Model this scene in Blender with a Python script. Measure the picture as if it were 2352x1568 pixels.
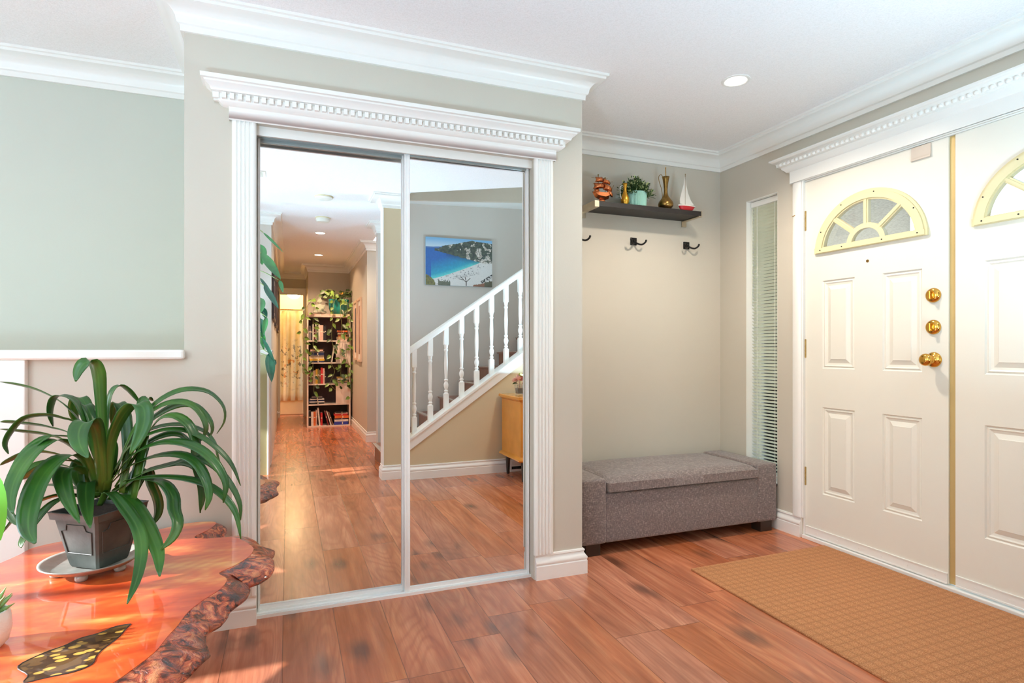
import bpy, bmesh, math, random
from mathutils import Vector, Matrix, noise
PI=math.pi
R=math.radians
SC=bpy.context.scene
COL=SC.collection
for o in list(bpy.data.objects): bpy.data.objects.remove(o)

# ------------------------------------------------------------------ camera, world, sun, area lights, exposure
YAW=0.3685; FPX=1334.3; EYE=1.07; HZ=799.34
cam_d=bpy.data.cameras.new('camera'); cam=bpy.data.objects.new('camera',cam_d); COL.objects.link(cam)
cam.location=(0,0,EYE); cam.rotation_euler=(PI/2,0,-YAW)
cam_d.sensor_width=36; cam_d.lens=FPX/2352*36; cam_d.shift_y=(HZ-784)/2352
cam_d.clip_start=0.02; cam_d.clip_end=200
SC.camera=cam

def px(u,v,axis,val):
    """photo pixel -> world point on the plane axis=val (for reading places off the photograph)"""
    F=Vector((math.sin(YAW),math.cos(YAW),0)); Rr=Vector((math.cos(YAW),-math.sin(YAW),0))
    d=F+Rr*((u-1176)/FPX)+Vector((0,0,(HZ-v)/FPX))
    o=Vector((0,0,EYE)); return o+d*((val-o[axis])/d[axis])

W=bpy.data.worlds.new('sky'); SC.world=W; W.use_nodes=True
wn=W.node_tree.nodes; wl=W.node_tree.links; wn.clear()
sky=wn.new('ShaderNodeTexSky'); sky.sky_type='NISHITA'; sky.sun_disc=False; sky.sun_elevation=R(38); sky.sun_rotation=R(250); sky.air_density=1.2; sky.dust_density=2.5
bg=wn.new('ShaderNodeBackground'); bg.inputs['Strength'].default_value=1.3
wo=wn.new('ShaderNodeOutputWorld'); wl.new(sky.outputs[0],bg.inputs[0]); wl.new(bg.outputs[0],wo.inputs[0])

def light(name,kind,loc,energy,color=(1,1,1),rot=(0,0,0),**kw):
    d=bpy.data.lights.new(name,kind); d.energy=energy; d.color=color
    for k,v in kw.items(): setattr(d,k,v)
    o=bpy.data.objects.new(name,d); o.location=loc; o.rotation_euler=rot; COL.objects.link(o); return o
# sun, low from the left, through the narrow pane and the big window in the left wall
sun_dir=Vector((1,-0.13,-0.44)).normalized()
sun=light('sun','SUN',(-6,1,4),21.0,(0.97,0.98,1.0),angle=R(0.9))
sun.rotation_euler=sun_dir.to_track_quat('-Z','Y').to_euler()
# daylight through the left window; the two front area lights are added fill
DAY=(0.48,0.78,1.0)
light('window_daylight','AREA',(-3.93,2.3,1.25),62,DAY,(0,-PI/2,0),shape='RECTANGLE',size=1.6,size_y=1.2)
light('added_front_fill','AREA',(-2.1,-.80,1.38),44,DAY,(PI/2,0,0),shape='RECTANGLE',size=2.3,size_y=1.5)
light('added_front_upfill','AREA',(-2.1,-.70,.75),60,DAY,(PI/2+R(45),0,0),shape='RECTANGLE',size=2.3,size_y=.4)  # unseen light added and tilted up to brighten the ceiling
# added out-of-frame fill: two disk lights facing up, without fixtures
light('added_foyer_upfill','AREA',(1.96,.60,.86),44,(0.50,0.79,1.0),(PI,0,R(0)),shape='DISK',size=.30)
light('added_living_upfill','AREA',(-.62,.36,.85),74,(0.48,0.78,1.0),(PI,0,R(0)),shape='DISK',size=.30)
V=SC.view_settings; V.view_transform='Standard'; V.look='None'; V.gamma=1; V.use_curve_mapping=False; V.exposure=-0.62
SC.cycles.max_bounces=12; SC.cycles.diffuse_bounces=6; SC.cycles.glossy_bounces=7; SC.cycles.transmission_bounces=8; SC.cycles.transparent_max_bounces=16
SC.cycles.sample_clamp_indirect=6
SC.cycles.caustics_reflective=False; SC.cycles.caustics_refractive=False

# ------------------------------------------------------------------ material helpers
MATS={}
def s2l(c):
    return tuple(((x/255)/12.92 if x/255<=0.04045 else ((x/255+0.055)/1.055)**2.4) for x in c)
class NT:
    def __init__(s,name):
        s.m=bpy.data.materials.new(name); s.m.use_nodes=True; s.t=s.m.node_tree; s.n=s.t.nodes; s.l=s.t.links
        s.b=s.n['Principled BSDF']; s.out=s.n['Material Output']
    def add(s,typ,**kw):
        n=s.n.new(typ)
        for k,v in kw.items():
            if k.startswith('i_'):
                key=k[2:]; key=int(key) if key.isdigit() else key.replace('_',' ')
                s.put(n.inputs[key],v)
            else: setattr(n,k,v)
        return n
    def put(s,sock,v):
        if hasattr(v,'is_output') or isinstance(v,bpy.types.NodeSocket): s.l.new(v,sock)
        else:
            try: sock.default_value=v
            except Exception: sock.default_value=(*v,1)
    def math(s,op,a,b=0.0,c=0.0):
        n=s.n.new('ShaderNodeMath'); n.operation=op; s.put(n.inputs[0],a); s.put(n.inputs[1],b); s.put(n.inputs[2],c); return n.outputs[0]
    def mix(s,f,a,b,mode='MIX'):
        n=s.n.new('ShaderNodeMix'); n.data_type='RGBA'; n.blend_type=mode
        s.put(n.inputs[0],f); s.put(n.inputs[6],a if not isinstance(a,tuple) else (*a[:3],1)); s.put(n.inputs[7],b if not isinstance(b,tuple) else (*b[:3],1)); return n.outputs[2]
    def ramp(s,f,stops):
        n=s.n.new('ShaderNodeValToRGB'); s.put(n.inputs[0],f); e=n.color_ramp.elements
        while len(e)<len(stops): e.new(0.5)
        for k,(p,c) in enumerate(stops): e[k].position=p; e[k].color=(*c,1) if len(c)==3 else c
        return n.outputs[0]
    def coord(s,which='Object',scale=(1,1,1),loc=(0,0,0),rot=(0,0,0)):
        tc=s.n.new('ShaderNodeTexCoord'); mp=s.n.new('ShaderNodeMapping'); mp.inputs['Scale'].default_value=scale; mp.inputs['Location'].default_value=loc; mp.inputs['Rotation'].default_value=rot
        s.l.new(tc.outputs[which],mp.inputs[0]); return mp.outputs[0]
    def noise(s,vec,scale=5,detail=4,rough=0.5,dist=0.0):
        n=s.n.new('ShaderNodeTexNoise'); s.put(n.inputs['Vector'],vec); n.inputs['Scale'].default_value=scale; n.inputs['Detail'].default_value=detail; n.inputs['Roughness'].default_value=rough; n.inputs['Distortion'].default_value=dist; return n.outputs[0]
    def bump(s,h,strength=0.3,dist=0.01):
        n=s.n.new('ShaderNodeBump'); s.put(n.inputs['Height'],h); n.inputs['Strength'].default_value=strength; n.inputs['Distance'].default_value=dist; s.l.new(n.outputs[0],s.b.inputs['Normal'])
    def set(s,**kw):
        for k,v in kw.items():
            k={'color':'Base Color','rough':'Roughness','metal':'Metallic','spec':'Specular IOR Level','coat':'Coat Weight','coatr':'Coat Roughness','trans':'Transmission Weight','ior':'IOR','alpha':'Alpha','sub':'Subsurface Weight','emit':'Emission Color','emits':'Emission Strength','sheen':'Sheen Weight'}[k]
            s.put(s.b.inputs[k],(*v,1) if isinstance(v,tuple) and len(v)==3 else v)
        return s
def simple(name,color,rough=0.5,metal=0.0,var=0.04,scale=8,bump=0.0,bscale=60,**kw):
    """plain procedural material: base colour with a slight noise variation"""
    if name in MATS: return MATS[name]
    t=NT(name); v=t.coord()
    n=t.noise(v,scale,3)
    hi=tuple(min(1,c*(1+var)) for c in color); lo=tuple(c*(1-var) for c in color)
    t.set(color=t.ramp(n,[(0.3,lo),(0.7,hi)]),rough=rough,metal=metal,**kw)
    if bump: t.bump(t.noise(v,bscale,4),bump,0.004)
    MATS[name]=t.m; return t.m

M={}
M['wall']=simple('greige_wall_paint',s2l((205,198,184)),0.55,var=0.015,scale=2,bump=0.06,bscale=180)
M['wall_sage']=simple('pale_sage_wall_paint',s2l((203,206,194)),0.55,var=0.015,scale=2,bump=0.06,bscale=180)
M['wall_grey']=simple('light_grey_wall_paint',s2l((212,203,193)),0.55,var=0.015,scale=2,bump=0.06,bscale=180)
M['trim']=simple('white_trim_paint',s2l((244,243,238)),0.3,var=0.01,scale=4)
M['door']=simple('warm_white_door_paint',s2l((236,232,220)),0.35,var=0.01,scale=4,bump=0.04,bscale=300)
M['cream']=simple('cream_plastic',s2l((224,212,168)),0.4,var=0.02)
M['alu']=simple('white_aluminium',s2l((248,250,249)),0.3,metal=0.0,var=0.01)
M['grey_alu']=simple('grey_anodised_rail',s2l((188,198,196)),0.32,metal=0.3,var=0.03)
M['nickel']=simple('brushed_nickel',s2l((205,190,165)),0.3,metal=0.8,var=0.05,scale=40)
M['black']=simple('black_metal',s2l((28,24,22)),0.35,metal=0.5,var=0.1)
M['brass']=simple('polished_brass',s2l((226,172,82)),0.14,metal=1.0,var=0.06,scale=30)
M['oldbrass']=simple('antique_brass',s2l((150,118,66)),0.3,metal=1.0,var=0.2,scale=60)
M['goldbrass']=simple('gold_brass',s2l((205,155,60)),0.3,metal=1.0,var=0.12,scale=60)
M['copper']=simple('hammered_copper',s2l((196,116,72)),0.25,metal=0.9,var=0.25,scale=60)
M['hinge']=simple('aged_brass_hinge',s2l((190,160,100)),0.35,metal=0.8,var=0.15,scale=80)
M['astragal']=simple('tan_weather_strip',s2l((205,178,120)),0.4,metal=0.3,var=0.05)
M['dark']=simple('dark_void',s2l((30,26,24)),0.8,var=0.1)
M['plate']=simple('beige_plastic_plate',s2l((212,196,180)),0.3,var=0.03)
def mk_ceiling():
    t=NT('popcorn_ceiling'); v=t.coord(); n=t.noise(v,170,3,0.7); n2=t.noise(v,60,2,0.6)
    h=t.math('ADD',n,t.math('MULTIPLY',n2,0.6))
    t.set(color=t.ramp(n,[(0.3,s2l((242,241,240))),(0.62,s2l((254,253,253)))]),rough=0.9,spec=0.2); t.bump(h,0.35,0.004); return t.m
M['ceiling']=mk_ceiling()
def mk_floor():
    t=NT('oak_laminate_floor'); tc=t.n.new('ShaderNodeTexCoord'); sp=t.n.new('ShaderNodeSeparateXYZ'); t.l.new(tc.outputs['Object'],sp.inputs[0])
    x,y=sp.outputs[0],sp.outputs[1]
    PW=0.1906; PL=1.22
    rx=t.math('DIVIDE',t.math('ADD',x,0.017),PW); row=t.math('FLOOR',rx); fx=t.math('FRACT',rx)
    wn1=t.n.new('ShaderNodeTexWhiteNoise'); wn1.noise_dimensions='1D'; t.put(wn1.inputs['W'],t.math('ADD',row,0.37))
    ry=t.math('DIVIDE',t.math('ADD',y,t.math('MULTIPLY',wn1.outputs[0],7.3)),PL); colr=t.math('FLOOR',ry); fy=t.math('FRACT',ry)
    cb=t.n.new('ShaderNodeCombineXYZ'); t.put(cb.inputs[0],row); t.put(cb.inputs[1],colr)
    wn2=t.n.new('ShaderNodeTexWhiteNoise'); wn2.noise_dimensions='3D'; t.put(wn2.inputs['Vector'],cb.outputs[0])
    rnd=wn2.outputs[0]; rs=t.n.new('ShaderNodeSeparateColor'); t.l.new(wn2.outputs[1],rs.inputs[0])
    ox=t.math('ADD',x,t.math('MULTIPLY',rs.outputs[0],13.0)); oy=t.math('ADD',y,t.math('MULTIPLY',rs.outputs[1],17.0))
    def vec(a,b,c=0.0):
        c1=t.n.new('ShaderNodeCombineXYZ'); t.put(c1.inputs[0],a); t.put(c1.inputs[1],b); t.put(c1.inputs[2],c); return c1.outputs[0]
    # broad cathedral figure
    base=t.noise(vec(t.math('MULTIPLY',ox,5.0),t.math('MULTIPLY',oy,0.75)),1.0,2,0.45,0.6)
    rings=t.math('SINE',t.math('MULTIPLY',base,95.0)); rings=t.math('MULTIPLY_ADD',rings,0.5,0.5)
    rings=t.math('POWER',rings,2.2)
    fine=t.noise(vec(t.math('MULTIPLY',ox,150.0),t.math('MULTIPLY',oy,5.0)),1.0,5,0.65)
    mid=t.noise(vec(t.math('MULTIPLY',ox,22.0),t.math('MULTIPLY',oy,1.6)),1.0,4,0.6)
    cloud=t.noise(vec(t.math('MULTIPLY',ox,6.0),t.math('MULTIPLY',oy,2.2)),1.0,3,0.55)
    kn=t.n.new('ShaderNodeTexVoronoi'); t.put(kn.inputs['Vector'],vec(t.math('MULTIPLY',ox,4.6),t.math('MULTIPLY',oy,2.4))); kn.inputs['Scale'].default_value=1.0
    kd=t.math('ADD',kn.outputs['Distance'],t.math('MULTIPLY',t.math('SUBTRACT',mid,0.5),0.28))
    knot=t.ramp(kd,[(0.06,(1,1,1)),(0.26,(0,0,0))])
    c=t.ramp(mid,[(0.25,s2l((146,78,48))),(0.5,s2l((184,107,70))),(0.78,s2l((212,138,96)))])
    c=t.mix(t.math('MULTIPLY',rings,0.34),c,s2l((140,70,40)))
    c=t.mix(t.math('MULTIPLY',t.ramp(fine,[(0.45,(0,0,0)),(0.75,(1,1,1))]),0.30),c,s2l((128,66,40)))
    c=t.mix(t.math('MULTIPLY',t.ramp(cloud,[(0.52,(0,0,0)),(0.75,(1,1,1))]),0.42),c,s2l((128,84,62)))
    c=t.mix(t.math('MULTIPLY',knot,0.72),c,s2l((78,50,38)))
    hsv=t.n.new('ShaderNodeHueSaturation'); t.put(hsv.inputs['Color'],c); t.put(hsv.inputs['Value'],t.math('MULTIPLY_ADD',rs.outputs[2],0.26,0.92)); t.put(hsv.inputs['Saturation'],t.math('MULTIPLY_ADD',rnd,0.14,0.90)); c=hsv.outputs[0]
    ex=t.math('MINIMUM',fx,t.math('SUBTRACT',1.0,fx)); ex=t.math('MULTIPLY',ex,PW)
    ey=t.math('MULTIPLY',t.math('MINIMUM',fy,t.math('SUBTRACT',1.0,fy)),PL)
    e=t.math('MINIMUM',ex,ey); seam=t.ramp(t.math('MULTIPLY',e,100.0),[(0.08,(0,0,0)),(0.2,(1,1,1))])
    c=t.mix(t.math('SUBTRACT',0.65,t.math('MULTIPLY',seam,0.65)),c,s2l((80,44,28)))
    t.set(color=c,rough=t.math('MULTIPLY_ADD',fine,0.16,0.16),spec=0.5,coat=0.15,coatr=0.12)
    t.bump(t.math('ADD',t.math('MULTIPLY',seam,1.0),t.math('MULTIPLY',fine,0.18)),0.25,0.0015); return t.m
M['floor']=mk_floor()
def mk_mirror():
    t=NT('mirror_glass'); n=t.noise(t.coord(),1.5,2); t.set(color=t.ramp(n,[(0.3,(0.955,0.965,0.96)),(0.7,(0.96,0.97,0.965))]),metal=1.0,rough=0.0); return t.m
M['mirror']=mk_mirror()
def mk_glass(name='clear_glass',rough=0.0,tint=(1,1,1),tr=0.75):
    t=NT(name); g=t.n.new('ShaderNodeBsdfGlossy'); g.inputs['Roughness'].default_value=max(rough,0.02)
    tb=t.n.new('ShaderNodeBsdfTransparent'); tb.inputs[0].default_value=(*tint,1); fr=t.n.new('ShaderNodeFresnel'); fr.inputs[0].default_value=1.45
    nn=t.noise(t.coord(),3,1); mx=t.n.new('ShaderNodeMixShader'); t.put(mx.inputs[0],t.math('MULTIPLY',fr.outputs[0],t.math('MULTIPLY_ADD',nn,0.2,0.9))); t.l.new(tb.outputs[0],mx.inputs[1]); t.l.new(g.outputs[0],mx.inputs[2]); t.l.new(mx.outputs[0],t.out.inputs[0]); return t.m
M['glass']=mk_glass()

# ------------------------------------------------------------------ mesh helpers
def link(o,parent=None):
    COL.objects.link(o)
    if parent is not None:
        o.parent=parent; o.matrix_parent_inverse=Matrix.Translation(parent.location).inverted() if False else Matrix.Identity(4)
    return o
def tag(o,label=None,cat=None,group=None,kind=None):
    if label: o['label']=label
    if cat: o['category']=cat
    if group: o['group']=group
    if kind: o['kind']=kind
    return o
def empty(name,loc=(0,0,0),rz=0.0,label=None,cat=None,group=None,kind=None):
    o=bpy.data.objects.new(name,None); o.empty_display_size=0.05; o.location=loc; o.rotation_euler=(0,0,rz); COL.objects.link(o)
    return tag(o,label,cat,group,kind)
def build(name,bm,mats,parent=None,smooth=False,auto=None,label=None,cat=None,group=None,kind=None,bevel=None,origin=None):
    bmesh.ops.remove_doubles(bm,verts=bm.verts,dist=1e-6)
    bmesh.ops.recalc_face_normals(bm,faces=bm.faces)
    if origin is not None: bmesh.ops.translate(bm,verts=bm.verts,vec=-Vector(origin))
    me=bpy.data.meshes.new(name); bm.to_mesh(me); bm.free()
    if not isinstance(mats,(list,tuple)): mats=[mats]
    for m in mats: me.materials.append(m)
    if smooth or auto:
        for p in me.polygons: p.use_smooth=True
        if auto: me.set_sharp_from_angle(angle=R(auto))
    o=bpy.data.objects.new(name,me)
    if origin is not None: o.location=origin
    COL.objects.link(o)
    if parent is not None: o.parent=parent
    if bevel:
        b=o.modifiers.new('bevel','BEVEL'); b.width=bevel; b.segments=2; b.limit_method='ANGLE'; b.angle_limit=R(40)
    return tag(o,label,cat,group,kind)
def box(bm,x0,x1,y0,y1,z0,z1,mi=0):
    vs=[bm.verts.new((x,y,z)) for x in (x0,x1) for y in (y0,y1) for z in (z0,z1)]
    for f in ((0,1,3,2),(4,6,7,5),(0,4,5,1),(2,3,7,6),(0,2,6,4),(1,5,7,3)):
        fc=bm.faces.new([vs[i] for i in f]); fc.material_index=mi
    return vs
def BX(name,x0,x1,y0,y1,z0,z1,m,parent=None,bevel=None,**kw):
    bm=bmesh.new(); box(bm,x0,x1,y0,y1,z0,z1); return build(name,bm,m,parent,bevel=bevel,**kw)
def xform(bm,vs,loc=(0,0,0),rot=None,sc=None):
    if sc: bmesh.ops.scale(bm,verts=vs,vec=sc)
    if rot is not None: bmesh.ops.rotate(bm,verts=vs,cent=(0,0,0),matrix=rot)
    bmesh.ops.translate(bm,verts=vs,vec=loc)
def prism(bm,pts,axis,a,b,mi=0):
    """closed polygon pts extruded along axis from a to b; pts are the two other coords in xyz order"""
    def P(p,t):
        if axis==0: return (t,p[0],p[1])
        if axis==1: return (p[0],t,p[1])
        return (p[0],p[1],t)
    A=[bm.verts.new(P(p,a)) for p in pts]; B=[bm.verts.new(P(p,b)) for p in pts]; n=len(pts)
    fs=[bm.faces.new(A),bm.faces.new(B[::-1])]
    for i in range(n): fs.append(bm.faces.new((A[i],A[(i+1)%n],B[(i+1)%n],B[i])))
    for f in fs: f.material_index=mi
    return A+B
def sweep(bm,path,prof,side=1,closed=False,mi=0,caps=True):
    """profile (offset,z) carried along a 2-D path with mitred corners; offset goes to the left (side=1) or right"""
    P=[Vector((p[0],p[1])) for p in path]; n=len(P); rings=[]
    for i in range(n):
        d0=(P[i]-P[i-1]).normalized() if (i>0 or closed) else None
        d1=(P[(i+1)%n]-P[i]).normalized() if (i<n-1 or closed) else None
        if d0 is None: d0=d1
        if d1 is None: d1=d0
        n0=Vector((-d0.y,d0.x))*side; n1=Vector((-d1.y,d1.x))*side
        m=(n0+n1); m=m/ max(1e-6,(m.length_squared/2)) if m.length>1e-6 else n0
        m=(n0+n1)/(1+n0.dot(n1))
        rings.append([bm.verts.new((P[i].x+m.x*o,P[i].y+m.y*o,z)) for o,z in prof])
    k=len(prof)
    for i in range(n if closed else n-1):
        a=rings[i]; b=rings[(i+1)%n]
        for j in range(k):
            f=bm.faces.new((a[j],a[(j+1)%k],b[(j+1)%k],b[j])); f.material_index=mi
    if caps and not closed:
        bm.faces.new(rings[0]).material_index=mi; bm.faces.new(rings[-1][::-1]).material_index=mi
def tube(bm,pts,r,seg=8,caps=True,mi=0,closed=False):
    P=[Vector(p) for p in pts]; n=len(P); rs=r if isinstance(r,(list,tuple)) else [r]*n
    rings=[]; up=None
    for i in range(n):
        t=(P[min(i+1,n-1)]-P[max(i-1,0)])
        if t.length<1e-9: t=Vector((0,0,1))
        t.normalize()
        if up is None:
            up=Vector((0,0,1)) if abs(t.z)<0.9 else Vector((1,0,0))
        a=t.cross(up).normalized() if t.cross(up).length>1e-6 else t.orthogonal().normalized(); b=a.cross(t).normalized(); up=b
        rings.append([bm.verts.new(P[i]+(a*math.cos(2*PI*k/seg)+b*math.sin(2*PI*k/seg))*rs[i]) for k in range(seg)])
    for i in range(n-1):
        for k in range(seg):
            f=bm.faces.new((rings[i][k],rings[i][(k+1)%seg],rings[i+1][(k+1)%seg],rings[i+1][k])); f.material_index=mi
    if caps:
        bm.faces.new(rings[0][::-1]).material_index=mi; bm.faces.new(rings[-1]).material_index=mi
def lathe(bm,prof,seg=24,c=(0,0),z0=0,mi=0,rib=0,ribn=0,sx=1,sy=1):
    """prof (r,z); r==0 closes"""
    rings=[]
    for r,z in prof:
        if r<=1e-6: rings.append([bm.verts.new((c[0],c[1],z0+z))])
        else:
            rr=[]
            for k in range(seg):
                a=2*PI*k/seg; q=r*(1+(rib if (ribn and k%2) else 0))
                rr.append(bm.verts.new((c[0]+q*math.cos(a)*sx,c[1]+q*math.sin(a)*sy,z0+z)))
            rings.append(rr)
    for a,b in zip(rings,rings[1:]):
        for k in range(seg):
            k2=(k+1)%seg
            if len(a)==1 and len(b)==1: continue
            if len(a)==1: f=bm.faces.new((a[0],b[k],b[k2]))
            elif len(b)==1: f=bm.faces.new((a[k],b[0],a[k2]))
            else: f=bm.faces.new((a[k],b[k],b[k2],a[k2]))
            f.material_index=mi
    return [v for r in rings for v in r]
def catmull(P,n):
    P=[Vector(p) for p in P]; Q=[P[0]*2-P[1]]+P+[P[-1]*2-P[-2]]; out=[]
    m=len(P)-1
    for i in range(n+1):
        s=i/n*m; k=min(int(s),m-1); t=s-k; a,b,c,d=Q[k:k+4]
        out.append(0.5*((2*b)+(c-a)*t+(2*a-5*b+4*c-d)*t*t+(3*b-a-3*c+d)*t**3))
    return out

# ================================================================== THE SETTING
CZ=2.355; YW=2.468; XW=2.719; YA=3.147; XL=-0.361; XR=1.312
fl=build('floor',(lambda b:(box(b,-4.1,2.95,-6.4,3.4,-0.1,0),b)[1])(bmesh.new()),M['floor'],kind='structure')
# ceiling with the stairwell opening
bm=bmesh.new()
prism(bm,[(-3.95,-6.4),(0.93,-6.4),(0.93,0.14),(0.94,0.345),(1.76,0.825),(2.3,1.02),(2.9,1.10),(2.9,3.35),(-3.95,3.35)],2,CZ,CZ+0.12)
build('ceiling',bm,M['ceiling'],kind='structure')
# closet wall box
OX0,OX1,OZ=-0.115,1.062,1.945
bm=bmesh.new()
box(bm,XL,OX0,YW,YW+0.11,0,CZ); box(bm,OX1,XR,YW,YW+0.11,0,CZ); box(bm,OX0,OX1,YW,YW+0.11,OZ,CZ)
box(bm,XL,XL+0.1,YW+0.11,YA,0,CZ); box(bm,XR-0.1,XR,YW+0.11,YA,0,CZ)
build('wall_closet',bm,M['wall'],kind='structure')
bm=bmesh.new(); box(bm,XR-0.1,2.88,YA,YA+0.12,0,CZ); build('wall_alcove',bm,M['wall'],kind='structure')
bm=bmesh.new(); box(bm,-3.95,XR-0.1,YA,YA+0.12,-0.05,CZ); build('wall_stairwell',bm,M['wall_sage'],kind='structure')
# right wall with sidelight and double-door openings
SY0,SY1,SZ0,SZ1=2.655,2.908,0.26,2.0
DY0,DY1,DZ=0.885,2.470,2.012
bm=bmesh.new(); X0,X1=XW,XW+0.15
box(bm,X0,X1,SY1,YA+0.12,0,CZ); box(bm,X0,X1,SY0,SY1,0,SZ0); box(bm,X0,X1,SY0,SY1,SZ1,CZ); box(bm,X0,X1,DY1,SY0,0,CZ)
box(bm,X0,X1,DY0,DY1,DZ,CZ); box(bm,X0,X1,-1.0,DY0,0,CZ+0.95)
build('wall_right',bm,M['wall'],kind='structure')
# half wall left of the closet with its cap
BX('wall_half',-3.95,XL,YW,YW+0.11,0,1.03,M['wall'],kind='structure')
bm=bmesh.new(); box(bm,-3.95,XL+0.003,2.435,2.62,1.029,1.064); build('trim_1',bm,M['trim'],bevel=0.008,kind='structure')
bm=bmesh.new(); box(bm,-1.25,-0.834,2.44,YW,0,1.029); build('trim_2',bm,M['trim'],bevel=0.003,kind='structure')
# crown moulding
crown=[(0,CZ-0.105),(.012,CZ-0.105),(.013,CZ-.083),(.021,CZ-.079),(.023,CZ-.073)]
for k in range(7):
    a=k/6*PI/2; crown.append((.024+.054*(1-math.cos(a)),CZ-.070+.046*math.sin(a)))
crown+=[(.083,CZ-.022),(.084,CZ-.012),(.094,CZ-.010),(.095,CZ),(0,CZ)]
def Crown(name,path,side=1):
    bm=bmesh.new(); sweep(bm,path,crown,side); return build(name,bm,M['trim'],auto=35,kind='structure')
Crown('trim_3',[(-3.8,YA),(XL,YA),(XL,YW),(XR,YW),(XR,YA),(XW,YA),(XW,1.12)],-1)
# baseboards
base=[(0,0),(.019,0),(.019,.062),(.016,.066),(.019,.072),(.019,.080),(.012,.090),(.007,.098),(.006,.104),(.010,.108),(.008,.115),(0,.117)]
def Base(name,path,side=-1,m=None):
    bm=bmesh.new(); sweep(bm,path,base,side); return build(name,bm,m or M['trim'],auto=35,kind='structure')
Base('baseboard_left',[(-0.834,YW),(OX0+0.002,YW)])
Base('baseboard_closet',[(OX1+0.004,YW),(XR,YW),(XR,YA)])
Base('baseboard_alcove',[(XR,YA),(XW,YA),(XW,2.479)])

# ---------------- closet opening: fluted casings, dentil head
def fluted(bm,x0,x1,y,z0,z1,t=0.018,n=4):
    w=x1-x0; pts=[(x0,y),(x0,y-t*0.6),(x0+0.008,y-t)]
    fw=(w-0.028)/n
    for k in range(n):
        a=x0+0.014+k*fw
        for q in range(7):
            th=PI*q/6; pts.append((a+fw*0.12+fw*0.76*(0.5-0.5*math.cos(th)),y-t+0.007*math.sin(th)))
    pts+=[(x1-0.008,y-t),(x1,y-t*0.6),(x1,y)]
    prism(bm,pts,2,z0,z1)
bm=bmesh.new(); fluted(bm,-0.199,OX0+0.002,YW,0.115,1.945,n=4); build('trim_4',bm,M['trim'],auto=50,kind='structure')
bm=bmesh.new(); fluted(bm,OX1-0.002,1.155,YW,0.115,1.945,n=4); build('trim_5',bm,M['trim'],auto=50,kind='structure')
head=[(0,1.94),(.020,1.94),(.022,1.946),(.022,1.988),(.026,1.990),(.034,1.996),(.040,2.002),(.042,2.006),(.042,2.026),(.062,2.030),(.066,2.040),(.078,2.050),(.083,2.054),(.084,2.060),(.094,2.062),(.095,2.077),(0,2.077)]
bm=bmesh.new(); sweep(bm,[(-0.203,YW),(1.160,YW)],head,-1)
bm.free(); bm=bmesh.new()
# mitred returns: carry the profile round the three free sides of a rectangle core
def cornice(bm,a,b,wall,axis,prof,dz=0):
    """box core a..b on a wall; profile is offset outwards on the front and both ends"""
    rings=[]
    for o,z in prof:
        if axis=='y': rings.append([(a-o*(1 if o>.0225 else (0.25)),wall,z),(a-o*(1 if o>.0225 else 0.25),wall-o,z),(b+o*(1 if o>.0225 else 0.25),wall-o,z),(b+o*(1 if o>.0225 else 0.25),wall,z)])
        else: rings.append([(wall,b+o*(1 if o>.0225 else 0.25),z),(wall-o,b+o*(1 if o>.0225 else 0.25),z),(wall-o,a-o*(1 if o>.0225 else 0.25),z),(wall,a-o*(1 if o>.0225 else 0.25),z)])
    rv=[[bm.verts.new(p) for p in r] for r in rings]
    for r,s in zip(rv,rv[1:]):
        for k in range(3):
            try: bm.faces.new((r[k],r[k+1],s[k+1],s[k]))
            except Exception: pass
    bm.faces.new(rv[1][::-1]); 
cornice(bm,-0.203,1.160,YW,'y',head[1:-1]+[(.0951,2.0771),(.003,2.0772)])
n=52
for k in range(n):
    xa=-0.235+k*(1.427/n); box(bm,xa+.005,xa+.020,YW-.058,YW-.040,2.006,2.027)
for k in range(2):
    box(bm,-0.261,-0.240,YW-.02-.03*k,YW-.006-.03*k,2.006,2.027)
bmesh.ops.remove_doubles(bm,verts=bm.verts,dist=1e-6)
build('trim_6',bm,M['trim'],auto=35,kind='structure')
# closet track, valance
bm=bmesh.new(); box(bm,OX0,OX1,2.494,2.506,1.908,OZ); box(bm,OX0,OX1,2.506,2.60,1.935,OZ)
build('trim_7',bm,M['trim'],kind='structure')
bm=bmesh.new(); box(bm,OX0,OX1,2.503,2.603,0,.006)
for y in (2.503,2.520,2.553,2.570,2.600): box(bm,OX0,OX1,y,y+.003,.006,.013)
build('trim_8',bm,M['alu'],kind='structure')
bm=bmesh.new()
for y in (2.539,2.571,2.598): box(bm,OX0,OX1,y,y+.003,1.912,1.935)
build('trim_9',bm,M['grey_alu'],kind='structure')
# mirrored sliding doors, hung a hair out of plumb
def mirror_door(name,x0,x1,yc,z0,z1,label,lst,rst):
    e=empty(name,((x0+x1)/2,yc,z0),0,label,'closet door',kind='structure')
    e.rotation_euler=(TILT,0,0)
    w=(x1-x0)/2; h=z1-z0
    bm=bmesh.new(); box(bm,-w+lst*.8,w-rst*.8,-.003,.003,.012,h-.01); build('mirror_panel',bm,M['mirror'],e)
    def stile(nm,a,b,za,zb,d=.012):
        bm=bmesh.new(); box(bm,a,b,-d,d,za,zb)
        if zb-za>1:
            box(bm,a+(b-a)*.12,a+(b-a)*.3,-d-.003,-d,za,zb); box(bm,a+(b-a)*.62,a+(b-a)*.9,-d-.003,-d,za,zb)
        else: box(bm,a,b,-d-.002,-d,za+(zb-za)*.15,za+(zb-za)*.35)
        build(nm,bm,M['alu'] if 'top' not in nm else M['grey_alu'],e)
    stile('left_stile',-w,-w+lst,0,h); stile('right_stile',w-rst,w,0,h)
    stile('bottom_rail',-w+lst,w-rst,0,.022,.010); stile('top_rail',-w+lst,w-rst,h-.020,h,.010)
    return e
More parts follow.
